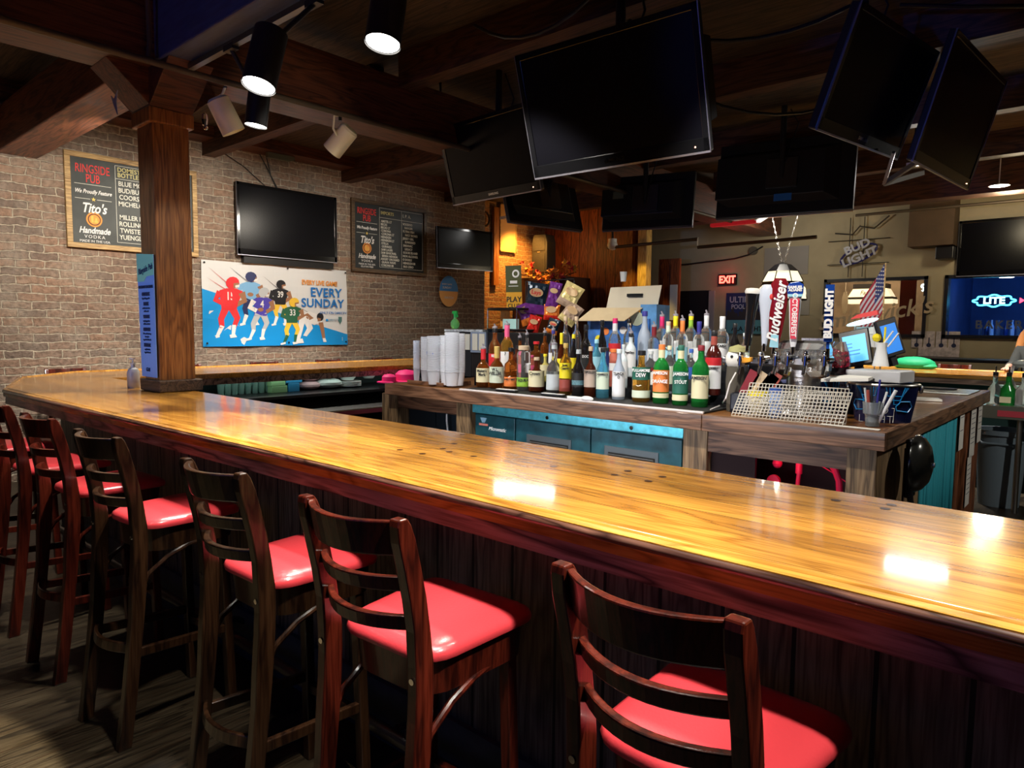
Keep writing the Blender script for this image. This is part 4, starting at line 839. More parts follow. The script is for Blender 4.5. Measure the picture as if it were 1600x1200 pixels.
# cup stacks on a wooden tray
a = at_i(640, 600); tray = thing('wooden_tray', 'flat wooden tray under the stacked plastic cups', 'tray', (-3.98, 3.56, IZ))
MB().box(-.20, .20, -.09, .19, 0, .012).build('board', M_island, tray); MB().box(-.20, .20, -.10, -.09, 0, .03).build('rim', M_island, tray); MB().box(.20, .21, -.10, .19, 0, .03).build('rim', M_island, tray)
M_cup = mat('clear_cup_plastic', (.88, .92, 1.0), .08, trans=.25, alpha=.80, ior=1.25)
def cup_stack(px, bpx, tpx, wpx, label, y):
    p = aty(px, bpx, y); p.z = IZ+.012; D = (p-Vector((0, 0, EYE))).dot(AF); r_ = wpx*D/F_PX/2; top = aty(px, tpx, y).z-p.z
    n = max(6, int((top-.11)/.0085)); prof = [(r_*.72, 0)]; z = 0
    prof = [(0, .002), (r_*.72, .002)]
    for i in range(n):
        z = .10+(top-.10)*i/n; prof += [(r_*(.93), z), (r_*1.0, z+.003), (r_*.93, z+.006)]
    prof += [(r_*.98, top), (r_*.9, top), (r_*.66, top-.09), (0, top-.095)]
    o = MB().lathe(prof, n=24).build('plastic_cup_stack', M_cup, smooth=True, loc=p); return tag(o, label, 'cups', 'plastic cup stacks on the tray')
cup_stack(651, 597, 532, 11, 'shortest stack of clear plastic cups, leftmost on the tray', 3.55)
cup_stack(665, 600, 526, 16, 'tall slim stack of clear cups, second from left on the tray', 3.53)
o = cup_stack(678, 600, 525, 23, 'stack of cups with blue print on the top cup', 3.47)
text('Busch', .03, mat('cup_blue', (.02, .12, .6), .4), o, (0, -.041, .235), name='lettering')
cup_stack(697, 600, 524, 20, 'cup stack between the blue printed and the tallest stack', 3.50)
cup_stack(706, 603, 519, 24, 'tallest stack of clear plastic cups on the tray', 3.48)
cup_stack(716, 601, 521, 22, 'rightmost stack of clear plastic cups on the tray', 3.54)
# green spray bottle
p = aty(711, 515, 4.42); p.z = IZ+.47
t = thing('spray_bottle', 'round green spray bottle standing behind the cup stacks', 'spray bottle', p)
M_gb = gl('spray', (.25, .75, .25), .08, .6); MB().lathe([(0, -.045), (.03, -.045), (.042, -.02), (.042, .01), (.03, .035), (.014, .045), (.013, .075)], n=18).build('body', M_gb, t, smooth=True)
b = MB(); b.cyl((0, 0, .06), (0, 0, .095), .014).beam((-.03, 0, .105), (.03, 0, .105), .018, .024).beam((.02, 0, .10), (.035, 0, .06), .008, .012); b.build('trigger', mat('trigger_green', (.01, .35, .06), .4), t)
# register shelf: black printer box with price cards, wire rack, remote etc
reg = thing('register_stand', 'black register stand with framed price cards, behind the left bottles', 'register stand', (aty(768, 540, 4.40).x, 4.40, IZ))
MB().box(-.20, .42, -.05, .35, 0, .40).build('cabinet', M_black, reg, bev=.01)
MB().box(-.19, .0, -.07, -.05, .22, .40).build('card_frame', mat('frame_bluegrey', (.22, .28, .38), .4), reg)
for x in (-.165, -.08): MB().box(x, x+.065, -.075, -.07, .24, .385).build('price_card', mat('card_yellowed', (.70, .68, .55), .6), reg)
MB().box(-.33, -.22, -.05, -.04, .24, .38).build('price_card', mat('card_yellowed'), reg)
MB().box(-.54, -.21, -.04, .1, 0, .40).build('side_cabinet', M_blackm, reg)
MB().box(-.54, -.05, -.06, .2, .40, .42).build('pale_lid', mat('marbled_plastic', (.5, .55, .55), .4, var=.5, vscale=40), reg)
RKX = aty(788, 500, 4.45).x
rk = thing('wire_rack', 'chrome wire rack with black trays on top of the register stand', 'rack', (RKX, 4.52, IZ+.405))
for x in (-.17, .17):
    for y in (-.1, .12): MB().cyl((x, y, 0), (x, y, .20), .004, n=8).build('rack_leg', M_chrome, rk, smooth=True)
MB().lathe([(0, 0), (.20, 0), (.21, .015), (.20, .02), (0, .012)], (0, 0, .185), n=24, sx=1.1, sy=.75).build('tray', M_black, rk, smooth=True)
MB().lathe([(0, 0), (.22, 0), (.23, .015), (.22, .02), (0, .012)], (.02, 0, .005), n=24, sx=1.1, sy=.75).build('tray', M_black, rk, smooth=True)
T('leaflet', 'orange and blue leaflet standing in the wire rack', 'leaflet', MB().box(-.09, .02, 0, .004, .02, .16).box(-.085, -.03, -.002, 0, .08, .145), M_orange, loc=(RKX-.02, 4.52, IZ+.43))
T('receipt_pad', 'pale turquoise paper pad lying in the wire rack', 'paper', MB().box(-.05, .11, 0, .03, 0, .085), mat('pad_turquoise', (.45, .75, .75), .5), loc=(RKX+.06, 4.42, IZ+.43))
pl = thing('play_sign', 'green and yellow sign reading PLAY standing on the wire rack', 'sign', (RKX, 4.56, IZ+.60), R(14))
MB().prism([(-.07, 0, .15), (.085, 0, .15), (.075, 0, .38), (-.08, 0, .38)], (0, .004, 0)).build('green_panel', mat('sign_olive', (.07, .08, .015), .5), pl)
MB().prism([(-.06, 0, 0), (.095, 0, 0), (.085, 0, .15), (-.07, 0, .15)], (0, .004, 0)).build('yellow_panel', mat('sign_yellow', (.85, .42, .02), .5), pl)
text('PLAY', .065, M_blackink, pl, (.01, -.002, .085), bold=.001); text('CLUB', .05, M_blackink, pl, (.012, -.002, .03)); MB().box(-.045, .05, -.002, 0, .20, .206).box(-.03, .04, -.002, 0, .225, .25).build('printed_line', M_whiteink, pl)
MB().cyl((.025, -.003, .31), (.025, 0, .31), .035, n=18).build('sun_emblem', M_whiteink, pl); MB().cyl((.025, -.004, .31), (.025, 0, .31), .02, n=18).build('sun_emblem', mat('sign_olive'), pl)
# snack bags hanging on a clip stand
def bag(px, py, wpx, hpx, c1, c2, label, tilt, words='', y=4.55):
    p = aty(px, py, y); D = (p-Vector((0, 0, EYE))).dot(AF); w_, h_ = wpx*D/F_PX, hpx*D/F_PX
    t = thing('snack_bag', label, 'snack bag', p, R(25), 'snack bags clipped to the rack'); t.rotation_euler = (0, R(tilt), R(28))
    b = MB(); b2 = MB(); nx, nz = 8, 10
    def f(i, j, s):
        u, v = i/nx*2-1, j/nz*2-1; d = .028*(1-u*u)**.6*(1-v**4)*(1+.25*math.sin(i*2.1+j*1.3)); wv = w_/2*(1-.10*(1-abs(v))); return (u*wv, s*d, v*h_/2)
    for s in (-1, 1):
        for i in range(nx):
            for j in range(nz):
                q = [f(i, j, s), f(i+1, j, s), f(i+1, j+1, s), f(i, j+1, s)]; b.mi(0 if .25 < (j+.5)/nz else 1)
                b.quad(*(q if s < 0 else q[::-1]))
    b.build('pouch', [mat('bag_'+c1[0], c1[1], .25, .3, bump=.3, bscale=25), mat('bag_'+c2[0], c2[1], .3, .2, bump=.3, bscale=25)], t, smooth=True)
    o = MB().lathe([(0, 0), (.32*w_, 0)], n=20); o.v = [(x, -.034+y*.0-.002*0, y*.62+h_*.18) for x, y, z in o.v]; o.build('logo_oval', mat('bag_logo', (.85, .62, .35), .4), t)
    if words: text(words, w_*.26, M_red_ink, t, (0, -.037, h_*.18), bold=.001)
navy = ('navy', (.015, .03, .05)); purp = ('purple', (.16, .03, .25)); redb = ('red', (.70, .03, .02)); brn = ('tan', (.42, .30, .22)); orb = ('orange', (.80, .22, .03)); yel = ('yellow', (.70, .58, .25))
bag(838, 466, 34, 48, navy, purp, 'dark chip bag with a round yellow logo at the top left of the rack', 8, 'Lays')
bag(824, 490, 28, 34, purp, orb, 'purple snack bag hanging below the dark chip bag', -20)
bag(834, 508, 20, 30, redb, redb, 'small red snack bag at the bottom left of the rack', 15)
bag(865, 462, 20, 42, purp, purp, 'tall purple snack bag in the middle of the rack', 12)
bag(862, 488, 26, 24, orb, redb, 'orange and red cheese snack bag below the tall purple one', 3)
bag(891, 462, 32, 38, yel, brn, 'yellow and brown pretzel bag at the top right of the rack', 28)
bag(892, 490, 28, 34, brn, yel, 'tan striped snack bag at the lower right of the rack', 35)
bag(864, 510, 19, 24, navy, orb, 'dark snack bag with an oval logo, lowest in the middle of the rack', 18, 'Lays', 4.5)
b = MB()
for px in (822, 862, 897): p = aty(px, 450, 4.6); b.cyl((p.x, 4.6, IZ), (p.x, 4.6, p.z+.06), .005, n=8)
p = aty(822, 440, 4.6); q = aty(897, 436, 4.6); b.cyl(p, q, .005, n=8)
T('snack_rack', 'thin black wire stand holding the snack bags', 'rack', b, M_black)
# autumn leaf garland in front of a black loudspeaker on the far counter
YS = 9.45
sp = aty(849, 400, YS)
s_ = thing('loudspeaker', 'grey-black cabinet loudspeaker before the amber lit brick corner', 'speaker', (sp.x, YS, sp.z-.38))
b = MB(); b.prism([(-.14, -.12, 0), (.14, -.12, 0), (.17, -.12, .14), (.17, -.12, .60), (.13, -.12, .74), (-.13, -.12, .74), (-.17, -.12, .60), (-.17, -.12, .14)], (0, .26, 0)); b.build('cabinet', mat('speaker_grey', (.018, .016, .015), .6), s_, bev=.02)
MB().box(-.135, .135, -.128, -.12, .08, .42).build('grille', mat('grille_grey', (.022, .019, .017), .7, bump=.5, bscale=400), s_, bev=.01); MB().box(-.13, .13, -.128, -.12, .46, .68).build('horn_panel', mat('grille_grey'), s_, bev=.02)
MB().box(-.03, .03, -.13, -.128, .43, .445).build('badge', M_steel, s_)
T('back_cabinet', 'dark brown cabinet carrying the loudspeaker in the far corner', 'cabinet', MB().box(-.50, .62, -.3, .4, 0, sp.z-.39), mat('cabinet_dark', (.05, .018, .008), .5), loc=(sp.x+.1, YS, 0))
gr = thing('leaf_garland', 'garland of orange, yellow and red autumn leaves along the far cabinet', 'garland', (0, 0, 0))
def leaf(c_, r_, rot, m, par):
    pts = []
    for i in range(10):
        a = R(36*i)+rot; rr = r_*(1 if i % 2 == 0 else .45); pts.append((c_[0]+rr*math.cos(a), c_[1]+.02*math.sin(i*2), c_[2]+rr*math.sin(a)))
    MB().prism(pts, (0, .002, 0)).build('leaf', m, par)
lm = [mat('leaf_orange', (.62, .22, .02), .6), mat('leaf_yellow', (.72, .40, .03), .6), mat('leaf_red', (.50, .03, .03), .6)]
rnd = random.Random(3)
for i in range(46):
    px = 800+100*rnd.random(); py = 425+16*math.sin(px*.09)*.4+rnd.uniform(-9, 12); p = aty(px, py, YS-.34+rnd.uniform(-.03, .03)); leaf(p, rnd.uniform(.05, .085), rnd.random()*6, lm[rnd.choice([0, 0, 1, 2])], gr)
MB().tube([aty(800+10*i, 427+3*math.sin(i), YS-.31) for i in range(11)], .008, 6).build('vine', mat('vine_brown', (.05, .02, .01), .8), gr)
# white framed panel and mirror glow on the amber brick
t = thing('wall_panel', 'tall blank framed panel glowing amber on the far brick corner', 'panel', (-8.17, 8.98, 2.78), R(90))
MB().box(-.20, .20, -.03, 0, 0, .80).build('panel', mat('panel_tan', (.55, .34, .16), .6), t)
for (a, c2, d, e) in ((-.21, .21, 0, .02), (-.21, .21, .78, .80), (-.21, -.19, 0, .8), (.19, .21, 0, .8)): MB().box(a, c2, -.04, -.02, d, e).build('frame', M_frame, t)
T('reindeer_wreath', 'small dark wreath ring hanging high on the far brick corner', 'wreath', MB().tube([(-8.15, 8.40+.12*math.cos(R(a)), 3.28+.12*math.sin(R(a))) for a in range(0, 361, 30)], .018, 6), mat('wreath_dark', (.03, .015, .008), .9))
T('wall_panel', 'narrow brown board left of the blank framed panel', 'board', MB().box(-8.19, -8.13, 8.62, 8.74, 2.2, 3.5), M_column)
T('security_camera', 'small white dome camera hanging before the red board wall', 'camera', MB().ball((0, 0, 0), .085).cyl((0, 0, .04), (0, 0, .10), .07), M_white, loc=aty(957, 383, 9.6), smooth=True)
MB().cyl(aty(957, 375, 9.6), aty(957, 345, 9.6), .02).build('camera_drop', M_black); tag(bpy.data.objects['camera_drop'], 'short black pole above the white dome camera', 'pole')
# cardboard boxes: open white-tan carton over a blue printed carton
bx = thing('beer_carton', 'open cardboard carton with blue printed sides and tan flaps', 'box', (-3.05, 4.75, IZ+.0), R(10))
M_card = mat('cardboard', (.46, .36, .22), .8, var=.08, vscale=10); M_cardb = mat('carton_blue', (.04, .16, .50), .45, var=.5, vscale=9)
MB().box(-.26, .26, -.12, .15, 0, .52).build('carton_side', M_cardb, bx); MB().box(.18, .31, -.10, .2, 0, .63).build('carton_side', mat('carton_pale_blue', (.10, .30, .62), .45, var=.4, vscale=8), bx)
MB().prism([(-.30, -.22, .50), (.10, -.22, .50), (.20, -.11, .60), (-.22, -.11, .60)], (0, 0, .006)).build('front_flap', M_card, bx)
MB().prism([(-.20, .10, .60), (.24, .10, .60), (.26, .14, .79), (-.18, .14, .78)], (0, .006, 0)).build('rear_flap', mat('cardboard_pale', (.62, .55, .42), .8), bx)
MB().box(-.02, .11, .102, .130, .70, .725).build('hand_hole', M_dark, bx)
MB().cyl((.16, -.125, .52), (.16, -.12, .52), .055, n=18).build('round_print', mat('print_sage', (.4, .45, .35), .5), bx)
for (x, z, m_) in ((-.10, .42, 'orange'), (-.02, .38, 'magenta'), (.05, .43, 'white'), (-.16, .36, 'yellow')): MB().cyl((x, -.123, z), (x, -.12, z), .03, n=12).build('fruit_print', L[m_], bx)
T('paper_cup', 'small white paper cup standing on the carton flap', 'cup', MB().lathe([(0, 0), (.022, 0), (.03, .08), (0, .078)], n=14), M_white, loc=aty(974, 440, 4.9), smooth=True)
# remotes, spoon rest on the front edge
def remote(px, py, w_, rz, label, m=M_black, top=M_white):
    p = at_i(px, py, IZ+.012); t = thing('remote_control', label, 'remote', (p.x, max(p.y, IY0+.03), IZ), R(rz))
    MB().box(-w_/2, w_/2, -.022, .022, .012, .026).build('body', m, t, bev=.006); MB().box(-w_*.47, w_*.47, -.019, .019, .026, .029).build('face', top, t, bev=.001)
remote(792, 612, .17, 4, 'black and white remote lying left on the island edge'); remote(864, 619, .17, 3, 'black and white remote lying under the tequila bottle')
p = at_i(908, 625, IZ+.01); b = MB().ball((.045, 0, .016), .045, 16, 1, .45, .35); b.cyl((-.10, 0, .014), (.02, 0, .014), .009); T('white_spoon', 'white plastic ice scoop lying on the island edge', 'scoop', b, M_white, loc=(p.x, IY0+.05, IZ+.006), smooth=True)
# ------------------------------------------------------------------ beer tower
YT = 3.66
def tp(px, py, y=YT): return aty(px, py, y)
tw = thing('beer_tower', 'polished steel draft beer tower with a wide drum head', 'beer tower', (0, 0, 0))
p0, p1 = tp(1206, 562), tp(1291, 562); r_ = .085
MB().box(p0.x, p1.x, YT, YT+.14, tp(1250, 592).z, tp(1250, 532).z).build('drum_head', mat('polished_steel', (.80, .80, .78), .16, .9), tw, bev=.045)
ps = tp(1247, 600); MB().lathe([(.11, 0), (.115, .01), (.085, .03), (.085, .24), (.12, .27), (.12, .30)], (ps.x, YT+.08, IZ), n=28).build('pedestal', M_steel, tw, smooth=True)
MB().box(p0.x-.30, p0.x, YT+.03, YT+.08, tp(1200, 572).z, tp(1200, 560).z).build('side_arm', M_steel_d, tw, bev=.01)
for px in (1164, 1196, 1219, 1238, 1265, 1295):
    q = tp(px, 562); o = MB(); o.cyl((q.x, YT+.02, q.z), (q.x, YT-.05, q.z), .022, n=16).cyl((q.x, YT-.05, q.z), (q.x, YT-.07, q.z), .014, n=12); o.cyl((q.x, YT-.06, q.z+.035), (q.x, YT-.065, q.z-.03), .012, n=12).cyl((q.x, YT-.065, q.z-.03), (q.x, YT-.085, q.z-.075), .009, n=12)
    o.ball((q.x, YT-.06, q.z+.03), .017); o.build('faucet', M_chrome, tw, smooth=True)
for i, px in enumerate((1217, 1238, 1269, 1293)):
    q = tp(px, 577); text('1%d' % (4-i) if i else '14', .03, M_whiteink, tw, (q.x, YT-.052, q.z), name='faucet_number', bold=.001)
def handle(name, label, px, py0, py1, prof, m, n=16, sx=1., sy=.6, y=YT-.06, lean=0.):
    q = tp(px, py1, y); hh = tp(px, py0, y).z-q.z; t = thing(name, label, 'tap handle', (q.x, y, q.z), math.atan2(-q.x, q.y)*.8, 'beer tap handles'); t.rotation_euler[1] = R(lean)
    o = MB().lathe([(r*hh, z*hh) for r, z in prof], n=n, sx=sx, sy=sy).build('grip', m, t, smooth=True); MB().cyl((0, 0, -.03), (0, 0, .01), .011, n=12).build('ferrule', M_chrome, t, smooth=True); return t, hh
t, h = handle('tap_handle', 'black curved beer tap handle with a creamy foam top', 1168, 450, 540, [(0, 0), (.06, 0), (.075, .3), (.085, .6), (.13, .9), (.13, .93), (0, .93)], mat('handle_black', (.008, .008, .01), .08, coat=.6), sy=1, lean=4)
MB().lathe([(0, .90*h), (.135*h, .90*h), (.145*h, .94*h), (.13*h, .985*h), (.05*h, h), (0, h)], n=16).build('foam_top', mat('foam_cream', (.82, .80, .74), .5), t, smooth=True)
t, h = handle('tap_handle', 'white glass-shaped beer tap handle with a small red figure', 1194, 445, 540, [(0, 0), (.04, 0), (.055, .15), (.09, .45), (.14, .75), (.13, .93), (.08, 1), (0, 1)], mat('handle_pearl', (.60, .66, .78), .2, coat=.5), sy=.7, lean=2)
MB().ball((.06*h, -.09*h, .80*h), .035*h, 10, .8, .4, 1.4).build('red_figure', M_red_ink, t, smooth=True)
t, h = handle('tap_handle', 'dark red beer tap handle with white Budweiser script', 1209, 435, 545, [(0, 0), (.05, 0), (.09, .25), (.12, .6), (.12, .92), (.07, 1), (0, .98)], mat('handle_wine', (.20, .008, .015), .2, coat=.5), sy=.35, lean=3)
text('Budweiser', h*.21, M_whiteink, t, (0, -.048*h, .52*h), (R(90), R(-90+4), 0), shear=.3, bold=.002, sx=.95)
MB().prism([(-.06*h, -.03*h, .02*h), (.06*h, -.03*h, .02*h), (.05*h, -.045*h, .2*h), (-.05*h, -.045*h, .2*h)], (0, -.004, 0)).build('emblem', L['sky'], t)
t, h = handle('tap_handle', 'white and red paddle beer tap handle lettered OCTOBERFEST under a blue crest', 1239, 447, 545, [(0, 0), (.03, 0), (.05, .1), (.06, .2), (.1, .9), (.1, 1), (0, 1)], mat('handle_white', (.75, .75, .78), .3), sy=.4)
MB().prism([(-.045*h, -.045*h, .16*h), (.045*h, -.045*h, .16*h), (.07*h, -.045*h, .80*h), (-.07*h, -.045*h, .80*h)], (0, -.003, 0)).build('red_plate', mat('plate_red', (.70, .05, .09), .4), t)
text('OCTOBERFEST', h*.105, M_whiteink, t, (0, -.051*h, .54*h), (R(90), R(90), 0), bold=.001)
b = MB(); b.prism([(-.12*h, -.05*h, .90*h), (-.10*h, -.05*h, .82*h), (.10*h, -.05*h, .82*h), (.12*h, -.05*h, .90*h), (.12*h, -.05*h, 1.02*h), (.05*h, -.05*h, 1.07*h), (-.08*h, -.05*h, 1.05*h), (-.12*h, -.05*h, 1.0*h)], (0, .05*h, 0)); b.build('blue_crest', mat('crest_blue', (.01, .05, .32), .3), t, bev=.003)
text('SAMUEL\nADAMS', h*.060, M_whiteink, t, (0, -.055*h, .955*h), line=.75, bold=.001); MB().box(-.11*h, .11*h, -.055*h, -.04*h, .83*h, .87*h).build('ribbon', L['sky'], t)
t, h = handle('tap_handle', 'tall blue square beer tap handle lettered BUD LIGHT', 1293, 445, 548, [(0, 0), (.03, 0), (.03, .12), (.085, .14), (.085, 1), (0, 1)], mat('handle_blue', (.01, .05, .28), .15, coat=.5), n=4, sx=1, sy=1)
text('BUD LIGHT', h*.145, M_whiteink, t, (0, -.064*h, .56*h), (R(90), R(-90), R(45)), bold=.003); bpy.context.view_layer.update()
[setattr(c_, 'rotation_euler', (R(90), R(-90), 0)) or setattr(c_, 'location', (0, -.087*h, .56*h)) for c_ in t.children if c_.name.startswith('lettering')]
[setattr(c_, 'rotation_euler', (0, 0, R(45))) for c_ in t.children if c_.name.startswith('grip')]
# tap neighbours
M_gray = mat('grid_plastic', (.62, .58, .50), .45)
t = thing('white_bird_figurine', 'white bird figurine with an orange beak and pale cap beside the bottles', 'figurine', (tp(1150, 555, 3.64).x, 3.64, IZ+.225))
b = MB().ball((0, 0, .06), .055, 14, 1, 1, 1.1); b.build('head', mat('bird_white', (.72, .70, .64), .6), t, smooth=True); MB().lathe([(0, .1), (.05, .1), (.045, .125), (0, .14)], (.01, 0, 0), 14).build('cap', mat('cap_olive', (.35, .33, .14), .7), t, smooth=True)
MB().prism([(.03, -.03, .07), (.10, -.04, .075), (.10, -.04, .05), (.03, -.03, .035)], (0, .03, 0)).build('beak', mat('beak_orange', (.80, .35, .03), .4), t, bev=.004); MB().ball((.0, -.052, .075), .008).build('eye', M_black, t)
MB().lathe([(0, -.225), (.04, -.225), (.05, -.06), (.045, .02), (0, .03)], n=14).build('torso', mat('bird_body', (.07, .06, .045), .8), t, smooth=True)
p = tp(1187, 590, 3.55); T('yellow_tub', 'short tub with a yellow lid behind the leaning grid', 'tub', MB().lathe([(0, 0), (.05, 0), (.055, .10), (0, .10)], n=18), mat('tub_cream', (.7, .62, .4), .5), loc=(p.x, 3.56, IZ), smooth=True)
T('tub_lid', 'bright yellow round lid on the short tub', 'lid', MB().lathe([(0, 0), (.06, 0), (.06, .02), (0, .022)], n=20), L['yellow'], loc=(p.x, 3.56, IZ+.101), smooth=True)
p = tp(1212, 590, 3.52); t = thing('wipes_canister', 'pale blue canister with a dark blue lid left of the tower pedestal', 'canister', (p.x, 3.54, IZ)); MB().lathe([(0, 0), (.036, 0), (.036, .13), (0, .13)], n=18).build('can', mat('can_blue', (.30, .42, .70), .35), t, smooth=True); MB().lathe([(0, .13), (.038, .13), (.038, .15), (0, .15)], n=18).build('lid', L['blue'], t, smooth=True)
t = thing('menu_folder_bin', 'black bin of leaning menus and clipboards left of the beer tower', 'bin', (-1.50, 3.60, IZ)); MB().box(-.09, .10, -.07, .06, 0, .11).build('bin', mat('bin_navy', (.004, .006, .014), .35), t, bev=.01)
for i, (x, a, m_) in enumerate([(-.05, 25, 'darkred'), (-.01, 30, 'cork'), (.03, 35, 'black'), (.06, 28, 'brick')]): o = MB().box(-.03, .03, -.004, .004, 0, .16).build('clipboard', L[m_], t, loc=(x, 0, .08)); o.rotation_euler = (0, R(a), 0)
T('mat_cord', 'pale cord draped from the bin down onto the bar mat', 'cord', MB().tube([atz(1110, 640, IZ+.012), atz(1128, 632, IZ+.012), tp(1134, 622, 3.5), tp(1140, 600, 3.52), tp(1150, 582, 3.55)], .004, 6), M_matw)
# plastic grids leaning on the tower
def grid(pa, pb, pc, pd, nx, ny, label):
    t = thing('drip_grid', label, 'drip grid', pa); b = MB()
    L_ = lambda u, v: (pa*(1-u)+pb*u)*(1-v)+(pd*(1-u)+pc*u)*v-pa
    for i in range(nx+1): b.beam(L_(i/nx, 0), L_(i/nx, 1), .0035, .006, (0, 1, 0))
    for j in range(ny+1): b.beam(L_(0, j/ny), L_(1, j/ny), .0035, .006, (0, 1, 0))
    b.build('lattice', M_gray, t)
grid(at_i(1143, 649), at_i(1316, 666), tp(1332, 614, 3.47), tp(1158, 610, 3.47), 30, 9, 'pale plastic drip grid leaning in front of the beer tower')
grid(at_i(1156, 649)+Vector((0, .035, 0)), at_i(1318, 663)+Vector((0, .035, 0)), tp(1327, 608, 3.52), tp(1172, 598, 3.52), 28, 9, 'second pale drip grid leaning behind the first')
T('card_slip', 'white paper strip lying before the pen cup', 'paper', MB().box(-.13, .13, -.016, .016, 0, .004), M_paper, loc=(at_i(1350, 662).x-.01, IY0+.06, IZ+.001), rz=R(-2))
t = thing('pen_cup', 'clear plastic cup full of pens and markers on the island corner', 'pen cup', (aty(1364, 640, 3.54).x, 3.54, IZ))
MB().lathe([(0, .002), (.030, .002), (.033, .055), (.042, .06), (.046, .115), (.043, .115), (.028, .01)], n=20).build('cup', mat('smoke_cup', (.45, .5, .52), .15, trans=.6, alpha=.85), t, smooth=True)
MB().lathe([(0, .005), (.029, .005), (.031, .05), (0, .05)], n=16).build('cup_filling', M_black, t)
for i, (x, a, h_, m_) in enumerate([(-.02, -8, .16, 'grey'), (-.006, -2, .17, 'black'), (.008, 4, .20, 'navy'), (.02, 14, .15, 'white'), (.024, 24, .17, 'white'), (-.012, -5, .15, 'brick')]):
    o = MB().cyl((0, 0, 0), (0, 0, h_), .005 if i < 4 else .008, n=8).build('pen', L[m_], t, loc=(x, random.uniform(-.01, .01), .02), smooth=True); o.rotation_euler = (0, R(a), 0)
# bud light buckets
def bucket(px, py, w0, w1, h_, label, words, y):
    p = atz(px, py, IZ); p.y = y; p = Vector((aty(px, 640, y).x, y, IZ)); t = thing('beer_bucket', label, 'bucket', p, R(10), 'printed beer buckets'); m_ = mat('bucket_ink', (.008, .012, .055), .25, coat=.4)
    MB().lathe([(0, 0), (w0, 0), (w1, h_), (w1-.006, h_), (w0-.006, .01), (0, .008)], n=28, sy=.8).build('pail', m_, t, smooth=True)
    MB().tube([(w1*math.cos(R(a)), .8*w1*math.sin(R(a)), h_) for a in range(0, 361, 15)], .007, 8).build('rim', M_steel, t, smooth=True)
    for s in (-1, 1): MB().ball((s*(w1+.006), 0, h_-.02), .018, 10, .6, 1, 1.2).build('ear', M_steel, t, smooth=True)
    mb_ = mat('bucket_cyan', (.01, .22, .55), .3)
    def on(a, z, e=.003): r_ = w0+(w1-w0)*z/h_+e; return Vector((r_*math.sin(a), -r_*.8*math.cos(a), z))
    for s in (-1, 1):
        for k_ in range(3):
            b = MB(); b.tube([on(s*(.12+.1*k_), h_*.95), on(s*(.18+.1*k_), h_*.72-.02*k_), on(s*(.62-.04*k_), h_*.72-.02*k_), on(s*(.80-.06*k_), h_*.95)], .0022, 4); b.build('print', mb_, t)
        b = MB(); b.tube([on(s*.5, h_*.34), on(s*.95, h_*.30), on(s*1.1, h_*.45), on(s*.95, h_*.58), on(s*.6, h_*.58), on(s*.45, h_*.45), on(s*.5, h_*.34)], .003, 4); b.build('print', mb_, t)
    if words:
        text('BUD\nLIGHT', h_*.30, M_whiteink, t, (-.02, -w0*.8-.024, h_*.22), line=.8, bold=-.002, ext=.002)
        b = MB(); z0, z1 = .004, h_*.40; b.tube([on(-.42, z0), on(-.42, z1), on(.42, z1), on(.42, z0)], .0015, 4); b.build('print', M_whiteink, t)
    return t
bucket(1379, 655, .125, .155, .185, 'dark blue metal beer bucket lettered BUD LIGHT at the island corner', True, 3.80)
bucket(1318, 640, .10, .135, .18, 'dark blue metal beer bucket behind the leaning grids', False, 4.06)
# register terminals and clutter
def terminal(px, py, y, w_, h_, rz, tilt, label, lit):
    p = aty(px, py, y); t = thing('pos_terminal', label, 'touch screen', p); t.rotation_euler = (R(tilt), R(-13), R(rz))
    MB().box(-w_/2, w_/2, 0, .02, -h_/2, h_/2).build('casing', M_black, t, bev=.005); MB().box(-w_/2+.018, w_/2-.018, -.002, 0, -h_/2+.02, h_/2-.03).build('screen', lit, t)
    b = MB()
    for i in range(4): b.box(-w_*.28, -w_*.28+w_*random.uniform(.15, .45), -.003, -.002, -h_*.2+i*h_*.10, -h_*.2+i*h_*.10+.006)
    b.build('screen_print', mat('screen_text', (.05, .25, .5), .5, emit=(.03, .2, .5), es=.8), t); MB().box(-.02, .02, .02, .05, -h_/2-.05, 0).build('stand', M_black, t)
scr = mat('lit_screen', (.05, .3, .6), .4, emit=(.12, .50, .85), es=1.1)
terminal(1336, 543, 3.98, .15, .20, 6, -18, 'tablet register screen glowing pale blue, facing the camera', scr)
terminal(1392, 527, 4.05, .14, .20, 62, -12, 'second register screen turned sideways, glowing blue', mat('lit_screen_deep', (.02, .15, .5), .4, emit=(.02, .22, .75), es=.8))
p = aty(1402, 575, 4.0); T('receipt_printer', 'pale grey receipt printer box behind the screens', 'printer', MB().box(-.04, .07, -.06, .10, 0, .24), mat('printer_grey', (.42, .42, .44), .45), loc=(p.x-.03, 4.08, IZ+.0), bev=.01)
p = aty(1375, 590, 3.8); T('cardboard_flat', 'flattened grey-white box lying across the buckets', 'box', MB().box(-.12, .14, -.08, .10, 0, .055), mat('box_offwhite', (.55, .55, .56), .5), loc=(p.x-.02, 3.82, IZ+.195), rz=R(-8), bev=.004)
p = aty(1330, 582, 3.75); b = MB().prism([(-.14, -.04, .02), (.12, -.06, 0), (.14, .06, 0), (-.12, .07, .05)], (0, 0, .012)); T('black_binder', 'black binder lying tilted over the left bucket', 'binder', b, M_black, loc=(p.x, 3.80, IZ+.20), rz=R(-12))
p = aty(1326, 592, 3.75); T('paper_roll', 'white paper bag folded beneath the binder', 'paper bag', MB().prism([(-.10, -.06, 0), (.12, -.06, .015), (.12, .02, .02), (-.02, .04, .02)], (0, 0, .015)), M_paper, loc=(p.x, 3.70, IZ+.188))
